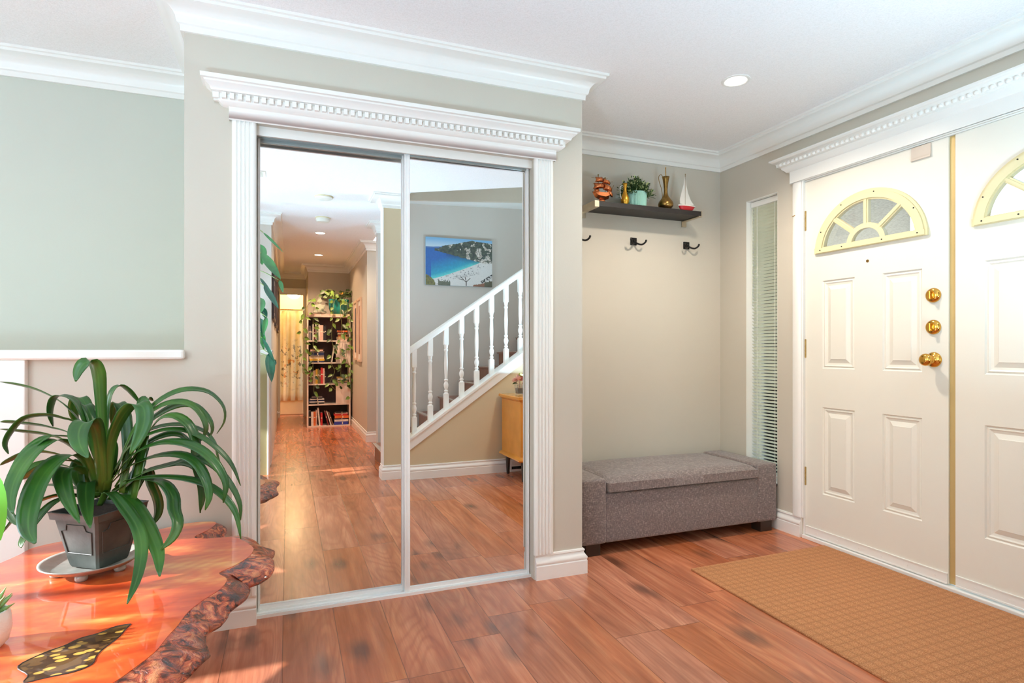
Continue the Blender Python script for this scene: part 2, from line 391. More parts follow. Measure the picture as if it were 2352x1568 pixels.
TILT=R(-0.20)
mirror_door('door_3',-0.113,0.492,2.562,.009,1.922,'left mirrored sliding closet door in the rear track, white aluminium frame',.009,.024)
mirror_door('door_4',0.473,1.058,2.528,.009,1.926,'right mirrored sliding closet door in the front track, white aluminium frame',.024,.011)
# closet interior shell
bm=bmesh.new(); box(bm,XL+.1,XR-.1,2.9,2.92,0,CZ); build('wall_closet_inside',bm,M['wall'],kind='structure')

# ---------------- front double doors
DX=XW+0.006   # face of the leaves
def tri_fan(bm,pts,x,flip=False):
    f=bm.faces.new([bm.verts.new((x,y,z)) for y,z in pts])
def front_door(name,yh,yl,z0,z1,hinge_side,label,full=True):
    """leaf between yh (hinge side) and yl (latch side); yh>yl faces the camera left to right"""
    e=empty(name,(DX,(yh+yl)/2,z0),0,label,'front door',kind='structure')
    O=Vector(e.location)
    def B(nm,bm,m,**kw):
        bmesh.ops.translate(bm,verts=bm.verts,vec=-O); return build(nm,bm,m,e,**kw)
    w=yh-yl
    # all distances s run from the hinge-side edge of door one
    cols=[(0.112,0.306),(0.456,0.647)] if hinge_side=='left' else [(0.114,0.305),(0.455,0.649)]
    rowsz=[(0.273,0.748),(0.960,1.437)]
    ys=[yh,yh-cols[0][0],yh-cols[0][1],yh-cols[1][0],yh-cols[1][1],yl]
    zs=[z0,rowsz[0][0],rowsz[0][1],rowsz[1][0],rowsz[1][1],1.600,z1]
    bm=bmesh.new()
    def quad(p): return bm.faces.new([bm.verts.new(q) for q in p])
    for i in range(5):
        for j in range(4+1):
            a,b,c,d=ys[i],ys[i+1],zs[j],zs[j+1]
            if i in (1,3) and j in (1,3):
                steps=[(0,0),(.006,.007),(.014,.003),(.020,.007),(.030,.009),(.050,.002),(.052,.000)]
                prev=None
                for ins,dep in steps:
                    r=[(DX+dep,a-ins,c+ins),(DX+dep,b+ins,c+ins),(DX+dep,b+ins,d-ins),(DX+dep,a-ins,d-ins)]
                    if prev:
                        for k in range(4): quad((prev[k],prev[(k+1)%4],r[(k+1)%4],r[k]))
                    prev=r
                quad(prev)
            else: quad(((DX,a,c),(DX,b,c),(DX,b,d),(DX,a,d)))
    # top strip with the fan light hole
    fc=yh-0.3745; fw=.275; fh=.252; fz=1.600
    arc=[(fc+fw*math.cos(t),fz+fh*math.sin(t)) for t in [PI*k/36 for k in range(37)]]
    for X in (DX,DX+.042):
        for k in range(36):
            (a,b),(c,d)=arc[k],arc[k+1]; quad(((X,a,b),(X,c,d),(X,c,z1),(X,a,z1)))
        quad(((X,yh,fz),(X,fc+fw,fz),(X,fc+fw,z1),(X,yh,z1))); quad(((X,fc-fw,fz),(X,yl,fz),(X,yl,z1),(X,fc-fw,z1)))
    for k in range(36):
        (a,b),(c,d)=arc[k],arc[k+1]; quad(((DX,a,b),(DX,c,d),(DX+.042,c,d),(DX+.042,a,b)))
    quad(((DX+.042,yh,z0),(DX+.042,yl,z0),(DX+.042,yl,fz),(DX+.042,yh,fz)))
    for a,b,c,d in ((yh,yh,z0,z1),(yl,yl,z0,z1)): quad(((DX,a,c),(DX,a,d),(DX+.042,a,d),(DX+.042,a,c)))
    quad(((DX,yh,z1),(DX,yl,z1),(DX+.042,yl,z1),(DX+.042,yh,z1))); quad(((DX,yh,z0),(DX,yl,z0),(DX+.042,yl,z0),(DX+.042,yh,z0)))
    B('leaf',bm,M['door'],label='white panelled door leaf')
    # fan light frame
    bm=bmesh.new()
    def ring(ri,ro,hi,ho,xa,xb,zc,n=36):
        pts=[(fc+ro*math.cos(PI*k/n),zc+ho*math.sin(PI*k/n)) for k in range(n+1)]+[(fc+ri*math.cos(PI*k/n),zc+hi*math.sin(PI*k/n)) for k in range(n,-1,-1)]
        vf=[bm.verts.new((xa,y,z)) for y,z in pts]; vb=[bm.verts.new((xb,y,z)) for y,z in pts]; m=n+1
        for k in range(n):
            bm.faces.new((vf[k],vf[k+1],vf[2*m-2-k],vf[2*m-1-k])); bm.faces.new((vb[k],vb[k+1],vb[2*m-2-k],vb[2*m-1-k]))
        T=2*m
        for k in range(T): 
            if (k+1)%T==m or k==T-1: pass
            bm.faces.new((vf[k],vf[(k+1)%T],vb[(k+1)%T],vb[k]))
    ring(.262,.303,.240,.279,DX-.010,DX+.002,1.590); ring(.255,.290,.233,.266,DX-.018,DX-.010,1.590); ring(.248,.262,.226,.240,DX-.012,DX+.012,1.590)
    box(bm,DX-.0116,DX+.0015,fc-.304,fc+.304,1.586,1.618); box(bm,DX-.0176,DX-.0095,fc-.293,fc+.293,1.5895,1.614)
    ring(.078,.105,.070,.095,DX-.014,DX+.010,1.606,20)
    for th in (PI/4*1.0,PI/2,PI*3/4):
        c,s=math.cos(th),math.sin(th); p0=Vector((fc+.092*c,1.606+.084*s)); p1=Vector((fc+.258*c,1.592+.236*s)); dd=(p1-p0).normalized(); nn=Vector((-dd.y,dd.x))
        for hw,xa in ((.013,DX-.010),(.006,DX-.015)):
            q=[p0+nn*hw,p1+nn*hw,p1-nn*hw,p0-nn*hw]; prism(bm,[(a.x,a.y) for a in q],0,xa,DX+.010)
    fr=B('fan_window',bm,M['cream'],auto=40,label='cream fan-shaped window frame')
    bm=bmesh.new(); v=[bm.verts.new((DX+.020,y,z)) for y,z in arc]; bm.faces.new(v); bmesh.ops.triangulate(bm,faces=bm.faces)
    p=B('pane',bm,M['glass']); p.parent=fr
    # screws
    for k,(y,z) in enumerate([(fc+.262,1.602),(fc+.13,1.602),(fc-.09,1.602),(fc-.262,1.602)]+[(fc+.283*math.cos(t),1.590+.261*math.sin(t)) for t in (R(25),R(62),R(100),R(150))]):
        bm=bmesh.new(); tube(bm,[(DX-.0200,y,z),(DX-.014,y,z)],.0032,8); s=B('screw',bm,M['black']); s.parent=fr
    # sweep
    bm=bmesh.new(); box(bm,DX-.004,DX,yl+.004,yh-.004,z0,z0+.048); box(bm,DX-.007,DX-.004,yl+.004,yh-.004,z0,z0+.006); box(bm,DX-.006,DX-.004,yl+.004,yh-.004,z0+.044,z0+.048)
    for q in range(6): tube(bm,[(DX-.006,yh-.08-q*.125,z0+.022),(DX-.003,yh-.08-q*.125,z0+.022)],.004,8)
    B('door_sweep',bm,M['trim'])
    return e,B
e1,B1=front_door('door_1',2.462,1.700,.026,2.005,'left','white six-panel front door leaf with fan window, brass knob and two deadbolts')
e2,B2=front_door('door_2',1.672,0.905,.030,2.005,'right','white front door leaf cut off by the right edge of the photo')
# hardware on door one
def face_lathe(bm,prof,y,z,x=DX,seg=28):
    """lathe about the -x axis; prof (r,out)"""
    vs=lathe(bm,prof,seg); 
    rot=Matrix(((0,0,-1),(0,1,0),(1,0,0)))
    bmesh.ops.rotate(bm,verts=vs,cent=(0,0,0),matrix=rot); bmesh.ops.translate(bm,verts=vs,vec=(x,y,z))
for z in (1.309,1.165):
    bm=bmesh.new(); face_lathe(bm,[(.033,0),(.033,.004),(.030,.010),(.024,.014),(.014,.016),(0,.016)],1.764,z)
    d=B1('deadbolt',bm,M['brass'],auto=40)
    bm=bmesh.new(); box(bm,DX-.034,DX-.014,1.764-.006,1.764+.006,z-.019,z+.019); box(bm,DX-.020,DX-.014,1.764-.009,1.764+.009,z-.009,z+.009)
    q=B1('thumb_turn',bm,M['brass'],bevel=.003); q.parent=d
bm=bmesh.new(); face_lathe(bm,[(.034,0),(.034,.004),(.030,.009),(.022,.012),(.016,.016),(.013,.024),(.013,.034),(.020,.040),(.026,.048),(.028,.056),(.026,.064),(.018,.071),(.006,.073),(0,.073)],1.762,1.018)
B1('door_knob',bm,M['brass'],smooth=True)
bm=bmesh.new(); face_lathe(bm,[(.007,0),(.007,.003),(.004,.004),(0,.004)],2.084,1.509); B1('peephole',bm,M['oldbrass'],auto=40)
bm=bmesh.new(); box(bm,DX-.006,DX,1.772,1.861,1.940,2.003); box(bm,DX-.011,DX-.006,1.772,1.861,1.940,1.950); B1('latch_plate',bm,M['plate'],bevel=.002)
for z0,z1 in ((1.732,1.842),(1.017,1.120),(.300,.402)):
    bm=bmesh.new(); tube(bm,[(DX-.006,2.470,z0),(DX-.006,2.470,z1)],.0065,10); box(bm,DX-.004,DX,2.455,2.470,z0,z1)
    for q in range(1,5): tube(bm,[(DX-.006,2.470,z0+(z1-z0)*q/5-.001),(DX-.006,2.470,z0+(z1-z0)*q/5+.001)],.0072,10)
    tube(bm,[(DX-.006,2.470,z1),(DX-.006,2.470,z1+.006)],[.005,.002],8)
    h=B1('hinge',bm,M['hinge'],auto=40)
    if z1>1.5:
        bm=bmesh.new(); tube(bm,[(DX-.008,2.470,z1-.004),(DX-.016,2.50,z1-.008),(DX-.03,2.525,z1-.020)],.0025,6); s=B1('door_stop',bm,M['hinge']); s.parent=h
# astragal between leaves
bm=bmesh.new(); box(bm,DX+.008,DX+.030,1.672,1.700,.030,2.005); build('trim_10',bm,M['astragal'],kind='structure')
# frame jambs + stop, threshold
bm=bmesh.new(); box(bm,XW+.001,XW+.06,2.463,2.470,0,2.012); box(bm,XW+.001,XW+.06,DY0,DY1,2.006,2.012); box(bm,XW+.001,XW+.06,DY0,DY0+.018,0,2.012)
box(bm,DX+.044,DX+.06,DY0,DY1,1.96,2.012)
build('trim_11',bm,M['trim'],kind='structure')
BX('trim_12',2.706,2.86,DY0,DY1,0,.022,M['trim'],bevel=.004,kind='structure')
# casings: left side, head
bm=bmesh.new(); prism(bm,[(XW,2.463),(XW-.012,2.463),(XW-.014,2.468),(XW-.010,2.476),(XW-.016,2.486),(XW-.018,2.500),(XW-.018,2.520),(XW-.012,2.534),(XW,2.534)],2,.115,2.025); build('trim_13',bm,M['trim'],auto=40,kind='structure')
BX('trim_14',XW-.018,XW,DY0-.07,DY0,0,2.025,M['trim'],kind='structure')
head2=[(.020,2.012),(.022,2.014),(.022,2.018),(.0222,2.082),(.026,2.084),(.030,2.090),(.044,2.104),(.046,2.110),(.046,2.114),(.062,2.118),(.066,2.136),(.080,2.142),(.086,2.148),(.092,2.152),(.0925,2.160),(.003,2.1605)]
bm=bmesh.new(); cornice(bm,DY0-.075,2.540,XW,'x',head2)
# egg row
k=0; y=2.575
while y>0.80:
    ret=bmesh.ops.create_uvsphere(bm,u_segments=8,v_segments=6,radius=.010); xform(bm,ret['verts'],(XW-.064,y,2.126),sc=(.7,1.15,1.0)); y-=.0285
build('trim_15',bm,M['trim'],auto=45,kind='structure')

# ---------------- sidelight window and blind
bm=bmesh.new(); box(bm,XW+.10,XW+.13,SY0,SY1,SZ0,SZ0+.03); box(bm,XW+.10,XW+.13,SY0,SY1,SZ1-.03,SZ1); box(bm,XW+.10,XW+.13,SY0,SY0+.025,SZ0,SZ1); box(bm,XW+.10,XW+.13,SY1-.025,SY1,SZ0,SZ1)
# white painted reveal
box(bm,XW-.0005,XW+.10,SY1-.003,SY1,SZ0,SZ1); box(bm,XW+.001,XW+.10,SY0,SY0+.003,SZ0,SZ1); box(bm,XW+.001,XW+.10,SY0,SY1,SZ1-.003,SZ1); box(bm,XW,XW+.10,SY0,SY1,SZ0-.012,SZ0+.004)
wf=build('window_1',bm,M['trim'],kind='structure')
BX('pane',XW+.112,XW+.116,SY0+.02,SY1-.02,SZ0+.02,SZ1-.02,M['glass'],wf)
def mk_slat():
    t=NT('blind_slat_vinyl'); n=t.noise(t.coord(),20,2); t.set(color=t.ramp(n,[(.3,s2l((238,238,222))),(.7,s2l((246,246,232)))]),rough=.4)
    tr=t.n.new('ShaderNodeBsdfTranslucent'); tr.inputs[0].default_value=(.95,.96,.88,1); mx=t.n.new('ShaderNodeMixShader'); mx.inputs[0].default_value=.35
    t.l.new(t.b.outputs[0],mx.inputs[1]); t.l.new(tr.outputs[0],mx.inputs[2]); t.l.new(mx.outputs[0],t.out.inputs[0]); return t.m
M['slat']=mk_slat()
bl=empty('window_blind',(XW+.05,(SY0+SY1)/2,SZ0),0,'white mini venetian blind hanging in the narrow sidelight window beside the front door','blind')
def LB(nm,bm,m,parent,O,**kw):
    bmesh.ops.translate(bm,verts=bm.verts,vec=-Vector(O)); return build(nm,bm,m,parent,**kw)
O=bl.location
bm=bmesh.new(); box(bm,XW+.032,XW+.062,SY0+.006,SY1-.006,SZ1-.040,SZ1-.006); LB('headrail',bm,M['cream'] if False else M['trim'],bl,O,bevel=.003)
bm=bmesh.new(); z=SZ0+.05
while z<SZ1-.045:
    c,s=math.cos(R(38)),math.sin(R(38)); hw=.0125; xm=XW+.047
    pts=[(xm+hw*c,z-hw*s),(xm,z+.0016),(xm-hw*c,z+hw*s),(xm,z+.0024)]
    prism(bm,[(p[0],p[1]) for p in pts],1,SY0+.008,SY1-.008); z+=.0205
LB('slats',bm,M['slat'],bl,O)
for y in (SY0+.055,SY1-.055):
    bm=bmesh.new(); tube(bm,[(XW+.035,y,SZ0+.03),(XW+.035,y,SZ1-.04)],.0012,5); tube(bm,[(XW+.059,y,SZ0+.03),(XW+.059,y,SZ1-.04)],.0012,5); LB('cord',bm,M['trim'],bl,O)
bm=bmesh.new(); tube(bm,[(XW+.030,SY1-.02,SZ1-.045),(XW+.028,SY1-.02,1.35)],.003,6); LB('wand',bm,M['slat'],bl,O)
bm=bmesh.new(); box(bm,XW+.036,XW+.058,SY0+.008,SY1-.008,SZ0+.022,SZ0+.036); LB('bottom_rail',bm,M['trim'],bl,O)

# ---------------- porch outside
def mk_stucco():
    t=NT('porch_stucco'); v=t.coord(); n=t.noise(v,45,5,.7); t.set(color=t.ramp(n,[(.35,s2l((178,174,160))),(.65,s2l((214,212,200)))]),rough=.9); t.bump(n,.6,.02); return t.m
M['stucco']=mk_stucco()
bm=bmesh.new(); prism(bm,[(2.88,1.98),(7.0,4.80),(7.0,6.8),(2.88,6.8)],2,2.16,2.26); build('ceiling_porch',bm,M['stucco'],kind='structure')
M['beam']=simple('blue_grey_gutter',s2l((120,140,155)),.4,metal=.2)
bm=bmesh.new(); sweep(bm,[(2.95,1.99),(6.9,4.69)],[(0.01,2.10),(.13,2.10),(.17,2.16),(.17,2.25),(.01,2.25)],-1); build('gutter',bm,M['beam'],label='blue-grey gutter edge of the porch roof seen through the fan window',cat='gutter')
M['lawn']=simple('garden_green',s2l((110,130,80)),.9,var=.3,scale=5)
bm=bmesh.new(); box(bm,2.88,14,-6,10,-.3,-.02); build('floor_porch',bm,M['stucco'],kind='structure')


# ================================================================== THE HOUSE BEHIND (seen in the mirrors)
# living-room side: left wall with a large window, opening behind for added fill
LW=-3.8
bm=bmesh.new(); wy0,wy1,wz0,wz1=1.70,2.90,.45,2.05
box(bm,LW-.12,LW,-.78,.14,0,CZ); box(bm,LW-.12,LW,.14,.50,0,1.2); box(bm,LW-.12,LW,.14,.50,2.02,CZ); box(bm,LW-.12,LW,.50,wy0,0,CZ); box(bm,LW-.12,LW,wy1,3.2,0,CZ); box(bm,LW-.12,LW,wy0,wy1,0,wz0); box(bm,LW-.12,LW,wy0,wy1,wz1,CZ)
build('wall_left',bm,M['wall'],kind='structure')
bm=bmesh.new()
for y in (wy0,(wy0+wy1)/2-.025,wy1-.05): box(bm,LW-.09,LW-.04,y,y+.05,wz0,wz1)
box(bm,LW-.09,LW-.04,wy0,wy1,wz0,wz0+.05); box(bm,LW-.09,LW-.04,wy0,wy1,wz1-.05,wz1); box(bm,LW-.05,LW+.05,wy0-.05,wy1+.05,wz0-.03,wz0)
build('window_2',bm,M['trim'],kind='structure')
YL=-0.78; XH=-0.144
bm=bmesh.new(); box(bm,LW-.12,-3.3,YL-.12,YL,0,CZ); box(bm,-.9,XH,YL-.12,YL,0,CZ); box(bm,-3.3,-.9,YL-.12,YL,0,.6); box(bm,-3.3,-.9,YL-.12,YL,2.15,CZ)
build('wall_living',bm,M['wall_grey'],kind='structure')
bm=bmesh.new(); box(bm,XH-.12,XH,-5.0,YL-.12,0,CZ); build('wall_hall',bm,M['wall'],kind='structure')
# half wall beside the hall
M['olive']=simple('olive_wall_paint',s2l((168,160,118)),.55,var=.02,scale=2)
bm=bmesh.new(); box(bm,-1.7,-.165,-.42,-.30,0,1.035); box(bm,-.29,-.165,YL,-.42,0,1.035); build('wall_half_hall',bm,M['olive'],kind='structure')
bm=bmesh.new(); box(bm,-.165,-.150,YL,-.288,0,1.035); build('trim_16',bm,M['trim'],bevel=.003,kind='structure')
bm=bmesh.new(); box(bm,-1.7,-.125,-.45,-.27,1.036,1.075); box(bm,-.31,-.125,YL,-.45,1.036,1.075); build('trim_17',bm,M['trim'],bevel=.006,kind='structure')
# wall with the staircase in front of it
YS=.26
slope=.70; zA=lambda x:.345+(x-.958)*slope        # top of the stringer at x
bm=bmesh.new(); box(bm,.742,.93,YS-.12,YS,0,CZ)
prism(bm,[(.93,0),(2.9,0),(2.9,zA(2.9)-.07),(.93,zA(.93)-.07)],1,YS-.12,YS)
M['tan']=simple('tan_wall_paint',s2l((212,196,162)),.55,var=.02,scale=2,bump=.05,bscale=180)
build('wall_stairs',bm,M['tan'],kind='structure')
bm=bmesh.new(); prism(bm,[(.93,zA(.93)-.09),(2.9,zA(2.9)-.09),(2.9,zA(2.9)),(.93,zA(.93))],1,YS-.125,YS+.014); prism(bm,[(.93,zA(.93)-.012),(2.9,zA(2.9)-.012),(2.9,zA(2.9)+.010),(.93,zA(.93)+.010)],1,YS-.135,YS+.024)
build('trim_18',bm,M['trim'],kind='structure')
bm=bmesh.new(); box(bm,.734,.742,YS-.125,YS+.003,.1,2.25); build('trim_19',bm,M['trim'],kind='structure')
Base('baseboard_stairs',[(1.80,YS),(.740,YS),(.740,YS-.13),(.80,YS-.13)],-1)
Crown('trim_20',[(.93,YS),(.742,YS),(.742,YS-.12),(.93,YS-.12)],-1)
# far wall of the stair well
bm=bmesh.new(); box(bm,.845,2.9,-.92,-.80,0,CZ-.001); box(bm,.95,2.9,-.92,-.80,CZ+.12,3.3); box(bm,.93,2.9,-.92,-.80,CZ-.001,CZ+.12); box(bm,2.72,2.9,-.8,1.0,CZ+.12,3.3); box(bm,.8,.93,-.80,1.0,CZ+.12,3.3)
build('wall_stairwell_far',bm,M['wall_grey'],kind='structure')
Crown('trim_21',[(.95,-.80),(.845,-.80),(.845,-.92),(.95,-.92)],-1)
Base('baseboard_stairwell',[(.93,-.80),(.845,-.80),(.845,-.92),(1.3,-.92)],-1)
# bulkhead over the stairs
M['bulk']=simple('beige_bulkhead_paint',s2l((214,200,180)),.55,var=.015)
bm=bmesh.new(); prism(bm,[(.94,2.470),(2.72,2.600),(2.72,3.3),(.94,3.3)],1,-.40,-.36); build('wall_bulkhead',bm,M['bulk'],kind='structure')
bm=bmesh.new(); vs=[bm.verts.new(p) for p in ((.94,-.402,2.478),(2.72,-.402,2.608),(2.72,-.80,2.62),(.94,-.80,2.55),(.94,-.40,2.49),(2.72,-.40,2.62),(2.72,-.80,2.645),(.94,-.80,2.575))]
for f in ((0,1,2,3),(4,5,6,7),(0,1,5,4),(1,2,6,5),(2,3,7,6),(3,0,4,7)): bm.faces.new([vs[i] for i in f])
build('ceiling_stairs',bm,M['trim'],kind='structure')
bm=bmesh.new(); box(bm,.8,2.9,-.92,1.05,3.3,3.4); box(bm,.8,2.9,1.0,1.12,CZ+.12,3.3); build('ceiling_upper',bm,M['ceiling'],kind='structure')
# hall, right side
XC=.872; YC=-1.86
bm=bmesh.new(); box(bm,XC,XC+.12,-4.12,YC,0,CZ); box(bm,XC+.12,2.0,YC-.12,YC,0,CZ); box(bm,1.9,2.0,YC,-.92,0,CZ); build('wall_hall_right',bm,M['wall'],kind='structure')
Crown('trim_22',[(1.9,YC),(XC,YC),(XC,-4.0),(.285,-4.0),(.285,-5.0),(XH,-5.0),(XH,YL),(-3.8,YL)],-1)
Base('baseboard_hall',[(1.9,YC),(XC,YC),(XC,-4.0)],-1)
bm=bmesh.new(); box(bm,.285,XC,-4.12,-4.0,0,CZ); box(bm,.285,.40,-5.0,-4.12,0,CZ); build('wall_hall_end',bm,M['wall'],kind='structure')
bm=bmesh.new(); box(bm,-.30,-.115,-5.12,-5.0,0,CZ); box(bm,.262,.45,-5.12,-5.0,0,CZ); box(bm,-.115,.262,-5.12,-5.0,2.02,CZ); build('wall_bathroom',bm,M['wall'],kind='structure')
bm=bmesh.new(); box(bm,.238,.283,-5.0,-4.985,0,2.085); box(bm,-.14,.238,-5.0,-4.985,1.99,2.085); box(bm,-.14,.286,-5.0,-4.975,2.085,2.10); build('trim_23',bm,M['trim'],bevel=.003,kind='structure')
# bathroom beyond
M['bath_tile']=simple('warm_bath_wall',s2l((240,215,170)),.4,var=.04)
bm=bmesh.new(); box(bm,-.9,1.0,-6.2,-6.1,0,CZ); box(bm,-.9,-.8,-6.1,-5.12,0,CZ); box(bm,.9,1.0,-6.1,-5.12,0,CZ); build('wall_bathroom_far',bm,M['bath_tile'],kind='structure')
tub=bmesh.new(); box(tub,-.78,.88,-5.47,-5.42,0,.30); box(tub,-.78,.88,-6.05,-6.0,0,.30); box(tub,-.78,-.73,-6.0,-5.47,0,.30); box(tub,.83,.88,-6.0,-5.47,0,.30); box(tub,-.73,.83,-6.0,-5.47,0,.08)
M['tub']=simple('cream_enamel',s2l((238,205,150)),.25,var=.02)
build('bathtub',tub,M['tub'],bevel=.012,label='cream bathtub behind the patterned shower curtain at the end of the hall',cat='bathtub')
def mk_curtain():
    t=NT('floral_shower_curtain'); v=t.coord('Object',(1,1,1)); sp=t.n.new('ShaderNodeSeparateXYZ'); t.l.new(v,sp.inputs[0])
    n=t.noise(v,14,4,.6); n2=t.noise(v,5,3,.6); zz=t.math('DIVIDE',sp.outputs[2],1.4)
    c=t.ramp(n2,[(.3,s2l((255,246,208))),(.7,s2l((246,228,170)))])
    band=t.ramp(zz,[(.10,(.0,.0,.0)),(.28,(1,1,1)),(.6,(1,1,1)),(.78,(0,0,0))])
    blot=t.ramp(n,[(.56,(0,0,0)),(.60,(1,1,1))]); c=t.mix(t.math('MULTIPLY',t.math('MULTIPLY',blot,band),.75),c,s2l((84,74,52)))
    n3=t.noise(t.coord('Object',(1,1,1),(3.1,0,1.7)),7,3,.6); o=t.ramp(n3,[(.60,(0,0,0)),(.63,(1,1,1))]); c=t.mix(t.math('MULTIPLY',t.math('MULTIPLY',o,band),.85),c,s2l((226,150,60)))
    t.set(color=c,rough=.7); return t.m
M['curtain']=mk_curtain()
bm=bmesh.new(); N=60; prev=None
for k in range(N+1):
    x=-.60+1.2*k/N; y=-5.38+.022*math.sin(k*1.15)+.008*math.sin(k*2.9)
    cur=[bm.verts.new((x,y+.004*math.sin(j+k),.24+1.52*j/10)) for j in range(11)]
    if prev:
        for j in range(10): bm.faces.new((prev[j],cur[j],cur[j+1],prev[j+1]))
    prev=cur
cu=build('shower_curtain',bm,M['curtain'],smooth=True,origin=(0,-5.38,.24),label='cream shower curtain with a dark and orange print at the end of the hall',cat='curtain')
sm=cu.modifiers.new('s','SOLIDIFY'); sm.thickness=.003
bm=bmesh.new(); tube(bm,[(-.8,-5.38,1.775),(.9,-5.38,1.775)],.012,10); build('curtain_rod',bm,M['oldbrass'],auto=40,label='thin rod the shower curtain hangs from',cat='curtain rod')

# ---------------- staircase: carpeted wooden steps
M['step']=simple('brown_stair_wood',s2l((140,92,70)),.35,var=.12,scale=12)
M['nosing']=simple('worn_nosing',s2l((196,180,165)),.25,metal=.3,var=.1)
st=empty('staircase',(.93,-.33,0),0,None,None,kind='structure')
rise=.1507; run=.2155
for k in range(9):
    x0=.93+k*run-.12; 
    bm=bmesh.new(); box(bm,x0-.93,x0-.93+run+.02,-.45,.465,(k*rise),(k+1)*rise-.02); build('riser',bm,M['step'],st)
    bm=bmesh.new(); box(bm,x0-.93-.02,x0-.93+run+.02,-.45,.465,(k+1)*rise-.02,(k+1)*rise); tr=build('tread',bm,M['step'],st,bevel=.004)
    bm=bmesh.new(); box(bm,x0-.93-.026,x0-.93+.012,-.45,.465,(k+1)*rise-.004,(k+1)*rise+.002); q=build('nosing',bm,M['nosing'],tr)
# balustrade
bal=empty('stair_railing',(.93,.2,.35),0,'white wooden stair railing with turned balusters, seen in the right mirror','railing')
O=bal.location
def baluster(x,zb,zt):
    bm=bmesh.new(); h=zt-zb; s=.020
    z1=zb+h*.22; z2=zt-h*.22
    box(bm,x-s,x+s,.2-s,.2+s,zb,z1); box(bm,x-s,x+s,.2-s,.2+s,z2,zt)
    L=z2-z1
    pr=[(.0,0),(.020,0),(.012,.03),(.018,.05),(.018,.06),(.011,.08),(.020,.15),(.021,.19),(.012,.25),(.018,.27),(.018,.285),(.012,.30),(.016,.5),(.017,.62),(.013,.86),(.018,.88),(.018,.90),(.013,.92),(.017,.95),(.017,.97),(.020,1),(0,1)]
    lathe(bm,[(r,z*L) for r,z in pr],14,(x,.2),z1)
    return bm
for k,u in enumerate((.992,1.130,1.268,1.406,1.543,1.681,1.818,1.956,2.094,2.23)):
    zb=zA(u)-.03; zt=1.075+(u-.97)*.69
    LB('baluster',baluster(u,zb,zt),M['trim'],bal,O,auto=40)
bm=bmesh.new(); z0=lambda x:1.048+(x-.97)*.692
prism(bm,[(.93,z0(.93)),(2.9,z0(2.9)),(2.9,z0(2.9)+.058),(.93,z0(.93)+.058)],1,.2-.030,.2+.030)
LB('handrail',bm,M['trim'],bal,O,bevel=.012)

# ---------------- beach canvas on the stair wall
def beach(u,v):
    """u right as the mirror shows it, v up; both 0..1"""
    n=lambda s,o=0: noise.fractal(Vector((u*s+o,v*s*.66,o)),1.0,2.0,4)
    sky=Vector(s2l((128,182,222))); 
    hz=.845-.0*u
    ridge=.80+.17*min(1,max(0,(u-.13)/.55))**1.1+.012*n(18)
    if u>.72: ridge=.965-.10*(u-.72)
    shore=.72-.22*min(1,max(0,(u-.14)/.74))+.012*n(22)    # foot of the cliffs
    bx=.15+.0*v
    # beach front: from (.10,.17) rising to (.83,.50)
    bl=.13+.395*max(0,(u-.10)/.73)**1.15
    if u<.08: bl=-1
    c=None
    if v>.80 and v>ridge: c=sky.lerp(Vector(s2l((205,222,235))),max(0,1-(v-.80)*6))
    if c is None and u<.24 and v>.80: c=Vector(s2l((96,140,196)))
    if c is None and u<.20 and .77<v<=.83+.02*math.sin(u*30): c=Vector(s2l((70,110,170)))
    if c is None and v>shore and u>.13 and v<ridge:
        g=Vector(s2l((44,56,52))).lerp(Vector(s2l((78,88,72))),max(0,min(1,.5+1.2*n(26,3))))
        rk=n(12,7)+(.55-abs(u-.70)*2.2)*(1 if v<.88-.15*abs(u-.7) else 0)*.55+(.35 if v<shore+.045 else 0)+(.35-abs(u-.9)*3)*(v<.74)
        if rk>.30: g=Vector(s2l((222,214,204))).lerp(Vector(s2l((150,140,128))),max(0,min(1,.5+1.5*n(40,2))))
        c=g
    if c is None and v>bl and not(u>.80 and v<.52):
        deep=Vector(s2l((24,98,176))); teal=Vector(s2l((20,160,190))); tq=Vector(s2l((96,208,204)))
        d=v-bl; c=tq.lerp(teal,min(1,d/.09)); c=c.lerp(deep,max(0,min(1,(d-.07)/.33)))*(1+.12*n(30,5))
        if shore-v<.10 and u>.3: c=c.lerp(Vector(s2l((24,52,84))),.55*(1-(shore-v)/.10))
    if c is None:
        c=Vector(s2l((226,222,218)))*(1+.05*n(50,9))
        if n(34,4)>.42 and v>bl-.14: c=c*.45
        t=(u-.62)/.22
        if .40<u<.80 and abs(v-(.20+.32*(u-.5)))<.03 and n(60,6)>.05: c=c*.55
        if u>.82 and abs(v-(.10+.9*(u-.84)))<.035 and n(45,1)>-.1: c=Vector(s2l((46,46,46)))
    if u<.14 and v<.21-1.0*u*u*8+.02*n(40): c=Vector(s2l((112,108,58)))*(1+.5*n(40,2))
    if .18<u<.36 and v<.10+.05*n(55,8): c=Vector(s2l((96,98,80)))*(1+.4*n(50,2))
    if u>.70 and v<.015+.13*max(0,(u-.70))/.3+.03*n(30,1): c=Vector(s2l((142,92,66))) if u<.88 else Vector(s2l((88,84,60)))
    for (ax,ay,bx2,by) in ((.60,.01,.60,.10),(.60,.08,.52,.19),(.60,.09,.66,.17),(.56,.13,.49,.15),(.60,.10,.58,.20)):
        px_,py_=u-ax,(v-ay); dx,dy=bx2-ax,by-ay; tt=max(0,min(1,(px_*dx+py_*dy)/(dx*dx+dy*dy)))
        if math.hypot(px_-tt*dx,py_-tt*dy)<.0055: c=Vector(s2l((62,46,36)))
    return c
pic=empty('beach_canvas',(1.668,-.785,1.74),0,'unframed canvas print of a turquoise bay with a white beach, hung on the stair wall','picture')
bm=bmesh.new(); NX,NY=300,204; W2,H2=.358,.490
